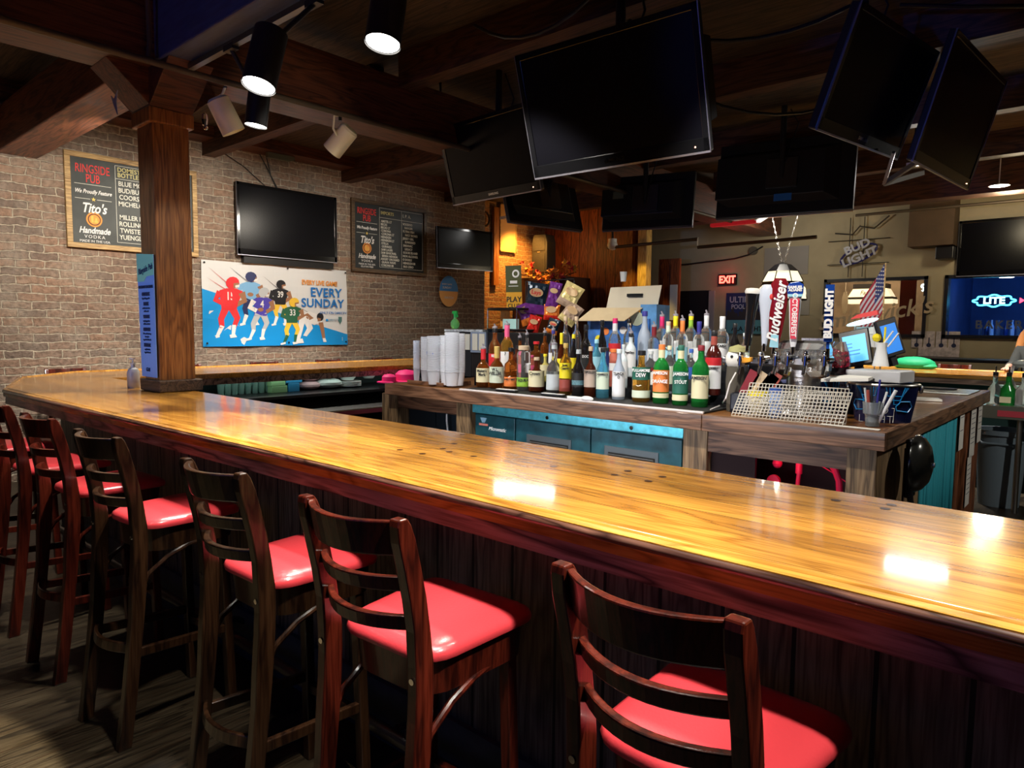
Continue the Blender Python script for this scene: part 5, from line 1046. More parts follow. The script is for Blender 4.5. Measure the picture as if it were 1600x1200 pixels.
t = thing('pen_holder', 'white flared holder with yellow and white utensils between the screens', 'holder', tuple(aty(1376, 566, 3.9)))
MB().lathe([(.04, -.02), (.03, .03), (.024, .07), (.03, .10)], n=16).build('vase', M_white, t, smooth=True)
MB().ball((-.025, 0, .125), .022, 8).build('yellow_flower', L['yellow'], t); MB().beam((0, 0, .08), (.05, 0, .16), .012, .006).build('white_knife', M_white, t); MB().cyl((.012, 0, .1), (.014, 0, .18), .005, n=8).build('yellow_marker', L['yellow'], t)
MB().beam((.03, 0, .08), (.075, 0, .15), .014, .006).build('white_knife', M_white, t)
t = thing('desk_lamp', 'small lamp with a glowing white oval shade over the registers', 'lamp', tuple(aty(1351, 520, 4.15)))
b = MB().ball((0, 0, .06), .085, 16, 1, .6, .16); o = b.build('lamp_shade', mat('oval_glow', (.6, .9, .9), .4, emit=(.55, .9, .95), es=1.6), t, smooth=True); o.rotation_euler = (0, R(-14), 0)
for s in (-.05, .045): MB().cyl((s, 0, .05), (s*1.6, 0, IZ-t.location.z), .003, n=6).build('wire_arm', M_matw, t)
MB().prism([(-.08, .01, .075), (.06, .01, .10), (.05, .02, .125), (-.05, .02, .10)], (0, .03, 0)).build('red_top', M_red_ink, t)
T('label_printer', 'small white label printer behind the glowing register', 'printer', MB().box(-.055, .055, -.05, .05, 0, .11).box(-.055, .055, -.052, -.05, .07, .08), M_white, loc=aty(1357, 542, 4.2), bev=.006)
# red sequin jar
t = thing('red_glitter_jar', 'glass jar of red foil sweets right of the blue tap', 'jar', tuple(aty(1310, 575, 3.9))); MB().lathe([(0, 0), (.05, 0), (.062, .02), (.05, .08), (.03, .14)], n=18).build('jar', G['clear'], t, smooth=True)
b = MB()
for i in range(60): b.ball((random.uniform(-.035, .035), random.uniform(-.035, .035), random.uniform(.01, .09)), .010, 6)
b.build('red_sweets', mat('foil_red', (.75, .01, .07), .15, .6), t)['kind'] = 'stuff'
# little flag
t = thing('small_flag', 'small stars and stripes flag on a stick above the register screens', 'flag', tuple(aty(1377, 540, 4.3)))
MB().cyl((0, 0, -(t.location.z-IZ)), (0, 0, .46), .004, n=6).build('stick', M_frame, t); nst = 13
def fl(u, v): return (-.005+(-.115*u)*(1-v*.1)-.0, .012*math.sin(u*5+v*3), .46-.28*v-.30*u*v*.0-.20*u+(-.02*u))
for col, nm in ((0, 'red_stripes'), (1, 'white_stripes')):
    b = MB()
    for i in range(nst):
        if i % 2 != col: continue
        for j in range(8):
            if i < 7 and j < 3: continue
            b.quad(fl(j/8, i/nst), fl((j+1)/8, i/nst), fl((j+1)/8, (i+1)/nst), fl(j/8, (i+1)/nst))
    b.build(nm, mat('flag_red', (.26, .015, .03), .8) if not col else mat('flag_white', (.42, .40, .42), .8), t)
b = MB(); q = MB()
for i in range(7):
    for j in range(3): b.quad(fl(j/8, i/nst), fl((j+1)/8, i/nst), fl((j+1)/8, (i+1)/nst), fl(j/8, (i+1)/nst))
for i in range(6):
    for j in range(4): x, y, z = fl((j+.5)/8*.75, (i+.6)/nst); q.cyl((x, y-.002, z), (x, y-.003, z), .0045, n=5)
b.build('canton', mat('flag_navy', (.02, .03, .12), .8), t); q.build('stars', mat('flag_white'), t)
# stacked clear glasses behind the tower
def glass_stack(px, py, y, n, label, r_=.032):
    p = aty(px, py, y); o = MB()
    for i in range(n): o.lathe([(r_*.8, i*.03), (r_, i*.03+.11), (r_*.97, i*.03+.11), (r_*.75, i*.03+.004)], n=16)
    return tag(o.build('glass_stack', mat('stack_glass', (.62, .62, .75), .15, trans=.45), smooth=True, loc=(p.x, y, IZ+.14)), label, 'glasses', 'stacked glasses behind the beer tower')
T('glass_tray', 'black service shelf behind the beer tower under the stacked glasses', 'shelf', MB().box(-.22, .22, -.09, .09, 0, .135), M_black, loc=(aty(1272, 560, 4.15).x, 4.15, IZ))
glass_stack(1260, 560, 4.15, 6, 'leftmost stack of clear pint glasses behind the tower'); glass_stack(1272, 560, 4.13, 6, 'middle stack of clear pint glasses behind the tower'); glass_stack(1284, 560, 4.15, 6, 'rightmost stack of clear pint glasses behind the tower')
T('round_platter', 'round bluish platter lying on the service shelf behind the drum of the tower', 'platter', MB().lathe([(0, 0), (.07, 0), (.075, .012), (0, .02)], n=20), mat('plate_blue', (.25, .28, .6), .3), loc=(aty(1240, 530, 4.15).x, 4.15, IZ+.136), smooth=True)
# things lying toward the far corner of the island
T('steel_tray', 'flat blue-lit steel tray sheet lying on the far corner of the island', 'tray', MB().box(-.42, .0, -.45, .05, 0, .006), M_steel, loc=(IX1-.05, 6.2, IZ), bev=.002)
T('dark_dish', 'dark shallow dish lying on the steel tray', 'dish', MB().lathe([(0, 0), (.12, 0), (.13, .01), (0, .008)], n=20, sy=.6), M_black, loc=(IX1-.30, 6.1, IZ+.007))
T('paper_stack', 'small pile of white papers lying behind the bucket', 'papers', MB().box(-.10, .12, -.06, .08, 0, .012), M_paper, loc=(at_i(1436, 625).x, at_i(1436, 625).y, IZ+.001), rz=R(20))
T('checkbox_tin', 'dark steel box at the back of the buckets', 'box', MB().box(-.05, .09, -.08, .08, 0, .12), M_steel_d, loc=(at_i(1430, 600).x, 4.4, IZ), bev=.01)
# ------------------------------------------------------------------ left limb shelf goods
def shelf(px, py, z=.85): p = atz(px, py, z); p.x = min(max(p.x, -6.35), -5.80); v = atx(px, py, -6.0); return Vector((-6.0, v.y, z))
rw = random.Random(5)
b0 = MB().lathe([(0, .002), (.026, .002), (.034, .12), (.031, .12), (.024, .008), (0, .008)], n=14)
g0 = None
for i in range(16):
    v = atx(345+i*5.3, 610, -6.12-.12*(i % 2))
    if g0 is None: g0 = b0.build('drinking_glass', mat('glass_shelf_green', (.5, .75, .68), .06, trans=.8), smooth=True); o = g0
    else: o = g0.copy(); COL.objects.link(o)
    o.location = (-6.12-.12*(i % 2), v.y, .85); tag(o, 'upright tumbler in the dark row on the shelf beneath the far bar limb', 'glass', 'tumblers on the shelf under the far bar limb')
def sbox(px0, px1, py, h_, c_, label, z=.85, d=.14, nm='packet'):
    v0, v1 = atx(px0, py, -6.02), atx(px1, py, -6.02); return T(nm, label, 'box', MB().box(-6.14-d, -6.02, v0.y, v1.y-.005, z, z+h_), c_, bev=.004)
gm, bm_ = mat('packet_green', (.28, .50, .24), .5), mat('packet_blue', (.03, .25, .50), .5)
sbox(425, 450, 610, .065, gm, 'pale green packet at the bottom of the pair on the shelf'); sbox(424, 447, 600, .065, gm, 'pale green packet on top of the pair on the shelf', .916)
sbox(451, 469, 610, .085, bm_, 'blue box at the bottom of the pair on the shelf'); sbox(447, 473, 600, .06, bm_, 'blue napkin box on top of the other blue box', .936)
M_pk = mat('wrap_pink', (.62, .40, .42), .4, bump=.4, bscale=40); M_pw = mat('wrap_clear', (.62, .68, .66), .25, bump=.4, bscale=40)
def puff(px, z, r_, m_, label, cat='package', sx=1., sy=1.2, sz=.45, nm='wrapped_package'):
    v = atx(px, 600, -6.12); return T(nm, label, cat, MB().ball((0, 0, 0), r_, 14, sx, sy, sz), m_, loc=(-6.12, v.y, z+r_*sz), smooth=True)
puff(483, .85, .10, M_pk, 'pink wrapped napkin pack, lower one on the shelf'); puff(485, .94, .095, M_pk, 'pink wrapped napkin pack, upper one on the shelf')
puff(512, .85, .13, M_pw, 'clear wrapped stack of bowls on the shelf', sz=.42); puff(511, .955, .12, M_pw, 'clear wrapped bundle lying on the bowls', sz=.3)
def plates(px, z, r_, n, label):
    v = atx(px, 600, -6.12); o = MB()
    for i in range(n): o.lathe([(0, i*.014), (r_*.6, i*.014), (r_, i*.014+.018), (r_*.98, i*.014+.022), (r_*.58, i*.014+.006)], n=24)
    return T('plate_stack', label, 'plates', o, M_white, loc=(-6.12, v.y, z), smooth=True)
plates(545, .851, .13, 4, 'stack of white plates on the shelf'); T('wrapped_bowls', 'nested white bowls on top of the stacked plates', 'bowls', MB().lathe([(0, 0), (.06, 0), (.10, .05), (0, .055)], n=20), M_pw, loc=(-6.12, atx(543, 600, -6.12).y, .925), smooth=True)
T('wire_bowl', 'hanging wire bowl with a cloth near the right end of the shelf', 'bowl', MB().lathe([(0, 0), (.05, 0), (.10, .07), (.095, .07), (.04, .01)], n=18), M_pw, loc=(-6.12, atx(576, 590, -6.12).y, .93), smooth=True)
M_hot = mat('hot_pink_cloth', (.85, .02, .18), .6)
for (px, r_, lab) in ((605, .10, 'small hot pink cap lying beyond the island left corner'), (632, .16, 'large hot pink cap lying beside the small one')):
    v = atx(px, 590, -5.75); t = thing('pink_cap', lab, 'cap', (-5.72, v.y, .94)); MB().lathe([(r_*.75, -.02), (r_*.72, r_*.3), (r_*.5, r_*.52), (0, r_*.6)], n=18).build('crown', M_hot, t, smooth=True); MB().lathe([(r_*.6, -.025), (r_*1.15, -.03), (r_*1.15, -.02), (r_*.6, -.015)], n=18, a0=200, a1=340, sx=1.2).build('brim', M_hot, t)
MB().box(-5.92, -5.6, 4.6, 5.4, .90, .92).build('cap_shelf', M_black); tag(bpy.data.objects['cap_shelf'], 'small black shelf holding the pink caps under the bar', 'shelf')
# soap bottle by the column
p = at_i(209, 606, BZ); t = thing('soap_pump_bottle', 'white pump soap bottle standing left of the wooden post', 'bottle', (p.x, p.y, BZ))
MB().lathe([(0, 0), (.036, 0), (.038, .01), (.038, .10), (.03, .125), (.014, .135), (.013, .15)], n=20).build('body', mat('soap_body', (.72, .76, .82), .3), t, smooth=True)
MB().lathe([(0, .15), (.016, .15), (.016, .165), (0, .165)], n=14).cyl((0, 0, .16), (0, 0, .19), .005).beam((-.045, 0, .193), (.02, 0, .193), .014, .010).build('pump', M_white, t)
# cocktail menu hanging on the post
t = thing('cocktail_menu_sheet', 'tall blue and green Ringside Pub cocktail menu taped to the post', 'menu', (-4.62, 1.738, 1.16), R(0))
MB().prism([(-.125, 0, 0), (.112, 0, 0), (.112, 0, .76), (-.150, 0, .78)], (0, -.003, 0)).build('sheet', mat('menu_blue', (.22, .42, .85), .5), t)  # blue light on the sheet is put into its colour
MB().prism([(-.146, -.0035, .60), (-.04, -.0035, .60), (.0, -.0035, .63), (.112, -.0035, .635), (.112, -.0035, .76), (-.150, -.0035, .78)], (0, -.001, 0)).build('header', mat('menu_green', (.30, .72, .50), .5), t)
inkb = mat('menu_ink', (.01, .03, .10), .6)
o = text('Ringside Pub', .052, inkb, t, (-.012, -.005, .675), (R(90), R(-8), 0), bold=.001, shear=.2, sx=.85)
text('SIGNATURE COCKTAILS', .024, inkb, t, (-.018, -.005, .565), bold=.001, sx=.85)
z = .52
for h_, ls in (('COZY NOOK', ['Captain Morgan, cider']), ('ICE PICK', ['vodka, lime, bourbon', 'and lemonade']), ('VIVA MULE', ['tequila, ginger beer', 'with lime and mint']), ('DEW & SUN', ['Tullamore Dew, honey', 'lemon juice', 'topped with club soda']), ('MAPLE FIZZ', ['maple, bourbon', 'topped with soda'])):
    text(h_, .028, inkb, t, (-.018, -.005, z), bold=.0018, sx=.7); z -= .026
    for l_ in ls: text(l_, .017, inkb, t, (-.018, -.005, z), sx=.8); z -= .019
    z -= .016
text('G N', .032, inkb, t, (-.018, -.005, .045), bold=.001)
# pale crumpled bag at the far end stool
b = MB(); rr = random.Random(9); pr = []
for j in range(7):
    z = -.16+.32*j/6; pr.append([( .13*(1+rr.uniform(-.12, .12))*math.cos(R(a)), .13*(1+rr.uniform(-.12, .12))*math.sin(R(a)), z+rr.uniform(-.01, .01)) for a in range(0, 360, 24)])
vs = [p for r_ in pr for p in r_]; n = 15
b.add(vs, [(j*n+i, j*n+(i+1) % n, (j+1)*n+(i+1) % n, (j+1)*n+i) for j in range(6) for i in range(n)]+[tuple(range(n))[::-1], tuple(range(6*n, 7*n))])
T('plastic_bag', 'pale crumpled plastic bag of ice glasses beyond the leftmost stools', 'bag', b, mat('bag_clear', (.60, .57, .50), .25, bump=.5, bscale=30), loc=(-6.15, 1.05, .92))
T('side_stand', 'dark square stand carrying the crumpled plastic bag', 'stand', MB().box(-.15, .15, -.15, .15, 0, .755), M_blackm, loc=(-6.15, 1.05, 0))
# ------------------------------------------------------------------ hanging televisions
def pole(t_, dx=0., dy=.13, z1=3.6):
    """black ceiling pole behind a hanging set: its own part of the set"""
    M_ = t_.matrix_basis.copy(); o = t_.location; R_ = t_.rotation_euler.to_matrix(); bk = o + R_ @ Vector((dx, dy, 0)); top = Vector((bk.x, bk.y, z1)) + (R_ @ Vector((0, .12, 0)))*Vector((1, 1, 0)).length*.0
    inv = Matrix.LocRotScale(o, t_.rotation_euler, None).inverted(); MB().tube([inv @ p for p in (Vector((bk.x, bk.y, bk.z-.1)), top)], .028, 10).build('ceiling_pole', M_black, t_, smooth=True)
    MB().tube([inv @ (Vector((bk.x+.03, bk.y, bk.z+.1))), inv @ Vector((bk.x+.12, bk.y+.05, bk.z+.45)), inv @ Vector((bk.x+.05, bk.y+.02, z1-.03))], .007, 6).build('power_cord', M_black, t_, smooth=True)
A = tv('television', 'largest hanging television, tilted down toward the bar in the top middle', (-2.171, 3.168, 2.707), 2.5, 17.7, 1.10, .68); pole(A)
B2 = tv('television', 'hanging television with a reddish reflection, partly behind the largest one', (-4.04, 4.195, 2.88), -3, 16, 1.05, .65); pole(B2)
C2 = tv('television', 'hanging television seen from behind and below, over the amber corner', (-4.75, 5.75, 2.84), 262, 16, 1.05, .62, logo=False, led=False); pole(C2)
D2 = tv('television', 'hanging television shown from the back, in the centre above the carton', (-4.05, 6.75, 2.87), 182+14, 10, 1.0, .60, logo=False, led=False); pole(D2)
E2 = tv('television', 'big dark hanging television back with a small blue sticker, above the beer taps', (-2.61, 6.85, 2.96), 180+10, 10, 1.25, .75, logo=False, led=False); pole(E2)
MB().box(-.10, .06, .121, .123, -.27, -.20).build('sticker', mat('sticker_blue', (.02, .12, .40), .5), E2)
MB().box(.25, .37, .121, .123, .02, .10).build('sticker', mat('sticker_dull', (.10, .12, .10), .5), D2)
F2 = tv('television', 'left of the two hanging televisions facing right, with a blue-lit rear casing', (-1.197, 4.57, 2.918), 81, 19.5, 1.05, .65, depth=.10); pole(F2)
G2 = tv('television', 'right of the two hanging televisions facing right, with an angled bracket beneath', (-.931, 5.487, 2.903), 85.5, 15.5, 1.25, .75, logo=False); pole(G2)
MB().beam((-.55, .0, -.38), (-.50, .16, -.52), .02, .03).beam((-.50, .16, -.52), (-.30, .02, -.40), .02, .03).beam((-.62, .12, -.34), (-.50, .16, -.52), .02, .03).build('stand_bracket', M_steel, G2)
tv('television', 'large dark wall television high on the back wall above the right window', (-1.16, 11.44, 2.64), 0, 0, 1.48, .76, logo=False, led=False)
# ------------------------------------------------------------------ lamps
def rail(p0, p1, label):
    t = thing('track_rail', label, 'track', p0); d = Vector(p1)-Vector(p0); MB().beam((0, 0, 0), d, .035, .03).build('rail', M_steel_d, t); return t
rail((-4.2, 1.86, 2.99), (1.5, 1.86, 2.99), 'black lighting track fixed under the beam above the main bar')
def track_head(loc, tgt, label, r_=.072, ln=.26, m=M_black, lit=True, rail_z=2.97, group='spotlight heads on the tracks'):
    loc = Vector(loc); d = (Vector(tgt)-loc).normalized(); t = thing('track_spotlight', label, 'spotlight', loc, 0, group)
    b = MB(); b.cyl(-d*ln, (0, 0, 0), r_, n=28, caps=False).cyl(-d*ln, -d*(ln+.004), r_, n=28).cyl(-d*.012, -d*.02, r_*.96, n=28); b.build('can', m, t, smooth=True)
    if lit: MB().cyl(-d*.010, -d*.006, r_*.93, n=28).build('bulb_face', M_lamp, t)
    top = -d*(ln*.75)
    up = Vector((top.x, (1.86-loc.y) if abs(loc.y-1.7) < .35 else top.y, rail_z-loc.z)); MB().cyl(top, up, .012, n=10).build('yoke', m, t, smooth=True); MB().box(up.x-.05, up.x+.05, up.y-.02, up.y+.02, up.z-.01, up.z+.02).build('track_adapter', m, t)
    return t
track_head((-2.89, 1.57, 2.525), (-2.75, 1.0, .6), 'black cylinder spotlight lit white, left one hanging over the bar stools')
track_head((-2.31, 1.79, 2.62), (-2.2, 1.35, .6), 'big black cylinder spotlight lit white, at the top edge of the photo')
track_head((-3.72, 2.0, 2.60), (-3.9, 1.8, .6), 'small black spotlight just showing its lit face behind the left one', .06, .2)
def mug(loc, d, label):
    t = thing('track_spotlight', label, 'spotlight', loc, 0, 'cream spotlight heads by the pipe'); d = Vector(d).normalized(); m = M_cream
    b = MB(); b.cyl(-d*.10, d*.10, .068, .072, 24, False).cyl(-d*.10, -d*.115, .068, .055, 24).cyl(d*.04, d*.05, .065, n=24); b.build('can', m, t, smooth=True)
    u = Vector((0, 0, 1)).cross(d).normalized(); pts = [u*.075-d*.02, u*.095+Vector((0, 0, .10))*.6, u*.08+Vector((0, 0, .15)), Vector((0, 0, .18))]
    MB().tube(pts, .008, 8).build('yoke', m, t, smooth=True); MB().cyl((0, 0, .18), (0, 0, 2.96-loc.z), .012, n=10).build('stem', M_black, t); return t
mug(atx(353, 182, -4.30)+Vector((0, 0, 0)), (.10, .45, -.9), 'cream mug-shaped spotlight head hanging right of the wooden post')
mug(atx(532, 220, -4.34), (-.75, -.35, -.8), 'cream mug-shaped spotlight head hanging above the dark chalkboard')
# amber corner lamp, added strip lamps over the far limb
track_head((-7.45, 8.9, 3.22), (-8.2, 9.3, 2.2), 'small spotlight washing the far brick corner amber', .05, .16, rail_z=3.55)
for (x, y, z, ln, p), lab in zip(ADDED_STRIPS, ['slim strip lamp hanging over the far left corner of the ring bar', 'slim strip lamp hanging over the far right limb of the ring bar']):
    t = thing('strip_lamp', lab, 'lamp', (x, y, z)); MB().box(-ln/2, ln/2, -.05, .05, 0, .04).build('housing', M_white, t, bev=.004)
    for s in (-1, 1): MB().cyl((s*ln*.4, 0, .04), (s*ln*.4, 0, CZ-z), .006, n=6).build('hanger', M_black, t)
def pendant(px, py, Y, label):
    p = aty(px, py, Y); t = thing('pendant_lamp', label, 'lamp', p); MB().lathe([(.0, .03), (.10, .0), (.105, -.004), (0, .0)], n=20).build('shade', M_white, t, smooth=True); MB().cyl((0, 0, -.006), (0, 0, -.003), .09, n=20).build('bulb_face', M_lamp, t); MB().cyl((0, 0, .02), (0, 0, CZ-p.z), .006, n=6).build('cord', M_white, t); return t
pendant(1561, 290, 9.6, 'small white pendant lamp glowing at the far right under the ceiling')
# stained glass pool lamp on chains, between the taps
p = aty(1222, 446, 10.3); t = thing('stained_glass_lamp', 'cream stained glass pendant lamp on chains behind the tap handles', 'lamp', p)
M_sg = mat('stained_cream', (.8, .75, .55), .4, emit=(1, .88, .58), es=1.3)
MB().lathe([(.36, -.20), (.34, -.05), (.30, .0)], n=8).build('lower_glass', M_sg, t); MB().lathe([(.30, .0), (.30, .05)], n=8).lathe([(.365, -.22), (.365, -.20)], n=8).build('dark_band', M_black, t)
MB().lathe([(.30, .05), (.22, .20)], n=8).build('upper_glass', M_sg, t); MB().lathe([(.235, .20), (.12, .30), (.0, .34)], n=8).build('crown', M_black, t)
for i in range(8):
    a = R(45*i); b = MB(); b.cyl((.362*math.cos(a), .362*math.sin(a), -.20), (.30*math.cos(a), .30*math.sin(a), .02), .008, n=6).cyl((.302*math.cos(a), .302*math.sin(a), .05), (.222*math.cos(a), .222*math.sin(a), .20), .008, n=6)
    b.build('lead_strip', M_black, t)
for s in (-1, 1):
    b = MB()
    for k_ in range(22):
        z = .34+k_*.04; x = s*(.02+.010*k_); b.tube([(x-.012, 0, z), (x, .0, z+.022), (x+.012, 0, z), (x, 0, z-.022), (x-.012, 0, z)] if k_ % 2 else [(x, -.012, z), (x, .0, z+.022), (x, .012, z), (x, 0, z-.022), (x, -.012, z)], .0045, 5)
    b.tube([(x, 0, z), (x, 0, CZ-p.z)], .003, 5); b.build('chain', M_steel, t)
# exit sign, posters, clutter on the back wall
t = thing('exit_sign', 'red glowing EXIT sign on the back wall', 'sign', (-5.29, YW-.04, 2.34)); MB().box(-.15, .17, 0, .04, -.09, .10).build('case', M_blackm, t)
text('EXIT', .17, mat('exit_red', (1, .05, .03), .5, emit=(1, .06, .04), es=9), t, (.01, -.004, .0), bold=.006, sx=.85)
point((-5.29, YW-.20, 2.34), 1.2, (1, .03, .04), .06)
def on_back(px, py, d=.03): p = aty(px, py, YW-d); return p
def poster(px0, py0, px1, py1, m, name, label, cat='poster', d=.012):
    a, c2 = aty(px0, py0, YW-d), aty(px1, py1, YW-d); t = thing(name, label, cat, ((a.x+c2.x)/2, YW-d, c2.z)); w_ = c2.x-a.x; h_ = a.z-c2.z
    MB().box(-w_/2, w_/2, 0, .008, 0, h_).build('sheet', m, t); return t, w_, h_
t, w_, h_ = poster(1135, 458, 1192, 515, mat('poster_navy', (.015, .03, .13), .5), 'pool_poster', 'dark blue pool players poster beneath the exit sign')
text('ULTIMATE', .14, mat('poster_lilac', (.45, .48, .62), .5), t, (.02, -.003, h_-.12), bold=.003, sx=.9); text('POOL PARTY', .11, mat('poster_lilac'), t, (.04, -.003, h_-.24), bold=.002, sx=.85)
for i in range(9): MB().lathe([(0, 0), (.045, .0), (.05, .12), (.02, .14), (.03, .19), (0, .22)], n=10, sy=.02).build('printed_figure', mat('poster_shadow', (.04, .035, .04), .6), t, loc=(-w_*.42+i*w_*.105, -.003, h_*.18+.06*math.sin(i*2)))
t, w_, h_ = poster(1135, 500, 1200, 522, mat('poster_teal', (.12, .35, .42), .5), 'banner_strip', 'pale teal strip sign below the pool poster', 'sign', .03); text('ALA LIGHT', .11, M_blackink, t, (0, -.003, h_*.35), bold=.002)
t, w_, h_ = poster(1240, 452, 1264, 492, mat('notice_grey', (.38, .36, .32), .7), 'notice', 'pale notice sheet on the beige wall right of the taps', 'notice')
t, w_, h_ = poster(1195, 388, 1262, 428, mat('whiteboard_grey', (.30, .28, .26), .6), 'wall_board', 'grey board hung behind the stained glass lamp', 'board')
t, w_, h_ = poster(1060, 455, 1108, 520, mat('screen_back_dark', (.012, .010, .012), .5), 'doorway_screen', 'dark rectangle opening in the back wall, left of the pool poster', 'doorway')
T('door_trim', 'pale vertical door trim right of the dark opening', 'trim', MB().box(-.05, .05, -.04, 0, 0, 2.16), mat('trim_grey', (.35, .33, .34), .6), loc=(aty(1113, 470, YW).x, YW, 0))
T('red_board_door', 'red-brown board door beyond the pine post', 'door', MB().box(aty(1028, 470, 10.9).x, aty(1060, 470, 10.9).x, 0, .06, 0, 2.7), M_cedar, loc=(0, 10.9, 0))
t, w_, h_ = poster(1047, 445, 1057, 500, M_paper, 'hanging_strip', 'narrow hanging strip of pale labels on the red board door', 'strip', .65)
# unlit neon BUD LIGHT sign, tilted upward
t = thing('neon_sign', 'unlit neon beer sign lettered BUD LIGHT on the beige wall', 'neon sign', aty(1341, 393, YW-.09))
o = text('BUD', .17, mat('neon_off_white', (.42, .42, .48), .4), t, (-.02, 0, .07), (R(90), R(-22), 0), bold=.006, sx=1.1); o = text('LIGHT', .17, mat('neon_off_white'), t, (.02, 0, -.085), (R(90), R(-22), 0), bold=.006, sx=1.1)
b = MB(); b.tube([(.25*math.cos(R(a))-.06*math.sin(R(a))*.3, .02, .11*math.sin(R(a))+.10*math.cos(R(a))-.04) for a in range(0, 361, 20)], .018, 6).build('tube_outline', mat('neon_off_blue', (.03, .03, .14), .3), t)
b = MB()
for x in (-.14, .06): b.tube([(x, .04, -.38), (x, .04, .52)], .007, 6)
for z in (-.18, .18): b.tube([(-.45, .04, z), (.42, .04, z)], .007, 6)
b.tube([(-.35, .02, .30), (-.1, .02, .26), (0, .02, .38), (.2, .02, .33), (.4, .02, .50)], .012, 6).build('tube_frame', mat('neon_frame', (.04, .035, .03), .4), t)
a, c2 = aty(1422, 338, YW-.3), aty(1490, 382, YW-.3)
T('ceiling_duct', 'brown boxed duct descending from the ceiling left of the wall television', 'duct', MB().box(a.x, c2.x, YW-.35, YW, c2.z, CZ), mat('duct_brown', (.09, .055, .03), .7, var=.15, vscale=5))
a, c2 = aty(1463, 386, YW-.2), aty(1490, 404, YW-.2); T('wall_speaker', 'small black wall speaker under the boxed duct', 'speaker', MB().box(a.x, c2.x, YW-.25, YW, c2.z, a.z), M_black, bev=.01)
# beyond window 1: lamp, sign; beyond window 2: blue neon bar
t = thing('pool_table_lamp', 'wide cream stained glass lamp seen through the left window', 'lamp', aty(1358, 462, 12.9))
M_sg2 = mat('stained_cream_dim', (.7, .65, .45), .4, emit=(1, .84, .52), es=1.0)
MB().prism([(-.34, 0, -.02), (.34, 0, -.02), (.26, 0, .12), (-.26, 0, .12)], (0, .3, 0)).build('upper_glass', M_sg2, t); MB().box(-.36, .36, -.01, .31, -.06, -.02).build('dark_band', M_black, t)
MB().box(-.37, .37, -.012, .32, -.13, -.06).build('lower_glass', M_sg2, t); MB().box(-.26, .26, -.005, .29, .12, .20).build('crown', M_black, t); text('Fantasy', .10, M_blackink, t, (0, -.005, .05), shear=.3); MB().cyl((0, .15, .2), (0, .15, CZ-t.location.z), .006, n=6).build('cord', M_black, t)
s_ = text('Smithwick\'s', .34, mat('gilt_dim', (.50, .40, .26), .5), thing('mirror_lettering', 'gilt script reading Smithwick\'s across the left window', 'lettering', aty(1362, 492, YW-.035)), (0, 0, 0), (R(90), R(-10), 0), shear=.3, bold=.004)
T('red_curtain', 'dark red strip hanging behind the left window', 'curtain', MB().box(0, .22, 0, .03, 0, 3.0), mat('curtain_red', (.12, .012, .01), .8), loc=(aty(1405, 480, 12.2).x, 12.2, 0))
T('amber_strip', 'thin amber lit door edge seen through the left window', 'light strip', MB().box(0, .05, 0, .03, 0, 2.35), mat('amber_glow', (.8, .4, .1), .5, emit=(1, .45, .10), es=1.1), loc=(aty(1415, 480, 12.3).x, 12.3, 0))  # no lamp: amber light on the door edge is put in as glow
t = thing('number_light', 'small white glowing number nine in the left window', 'sign', aty(1443, 450, 12.5)); text('9', .16, mat('nine_glow', (.8, 1, .95), .5, emit=(.7, 1, .95), es=3), t, bold=.006); MB().cyl((0, .02, .08), (0, .02, CZ-t.location.z), .004, n=6).build('cord', M_black, t)
T('leaning_paddle', 'pale oval paddle shape seen through the left window', 'paddle', MB().prism([(.05*math.cos(R(a)), 0, .20*math.sin(R(a))) for a in range(0, 360, 30)], (0, .01, 0)).box(-.004, .004, .0, .01, .15, 1.85), M_paper, loc=aty(1320, 473, 12.6))
point((-3.6, 12.6, 2.7), 60, (1, .72, .42), .1)
t = thing('blue_neon_sign', 'bright cyan neon sign with a small red arrow in the right window', 'neon sign', aty(1553, 470, 12.1))
mc = mat('neon_cyan', (.1, .7, 1), .5, emit=(.04, .55, 1), es=9)
b = MB(); b.tube([((.24+.02*math.cos(R(a*8)))*math.cos(R(a)), 0, (.075+.012*math.cos(R(a*8)))*math.sin(R(a))) for a in range(0, 361, 6)], .012, 6).build('tube_outline', mc, t)
text('LITE', .13, mat('neon_pale', (.6, 1, 1), .5, emit=(.35, .95, 1), es=6), t, (0, 0, 0), bold=.004, sx=1.1); MB().prism([(.30, 0, .04), (.36, 0, 0), (.30, 0, -.04)], (0, .01, 0)).build('red_arrow', mat('neon_red', (1, .05, .1), .5, emit=(1, .03, .06), es=7), t)
point((-.95, 12.6, 2.0), 14, (.05, .25, 1), .1); area((-.6, 12.0, 2.6), (-.6, 13.8, 1.2), 26, 1.5, .3, (.12, .35, 1))
sh = T('far_counter', 'dark back counter seen through the right window', 'counter', MB().box(-2.0, 2.5, 13.2, 13.9, 0, 1.42), M_blackm)
rb_ = random.Random(2); fb = None
for i in range(26):
    x = -1.85+i*.085; k_ = i % 3
    o = MB().lathe([(0, 0), (.03, 0), (.03, .15), (.012, .20), (.012, .26), (0, .26)], n=10).build('far_bottle', [G['clear'], G['navy'], G['frost']][k_], smooth=True) if fb is None or i < 3 else None
    if i < 3: fb = (fb or []) + [o]
    else: o = fb[k_].copy(); COL.objects.link(o)
    o.location = (x, 13.35+rb_.uniform(-.08, .08), 1.42); tag(o, 'bottle in the blue-lit row seen through the right window', 'bottle', 'bottles seen through the right window')
t = thing('window_lettering', 'faint lettering reading BAKERY across the right window', 'lettering', aty(1560, 508, YW+.05)); text('BAKER', .16, mat('dull_letters', (.10, .11, .14), .5), t, bold=.003, spacing=1.2)
pendant(1573, 433, 12.6, 'small white round lamp glowing at the top of the right window')
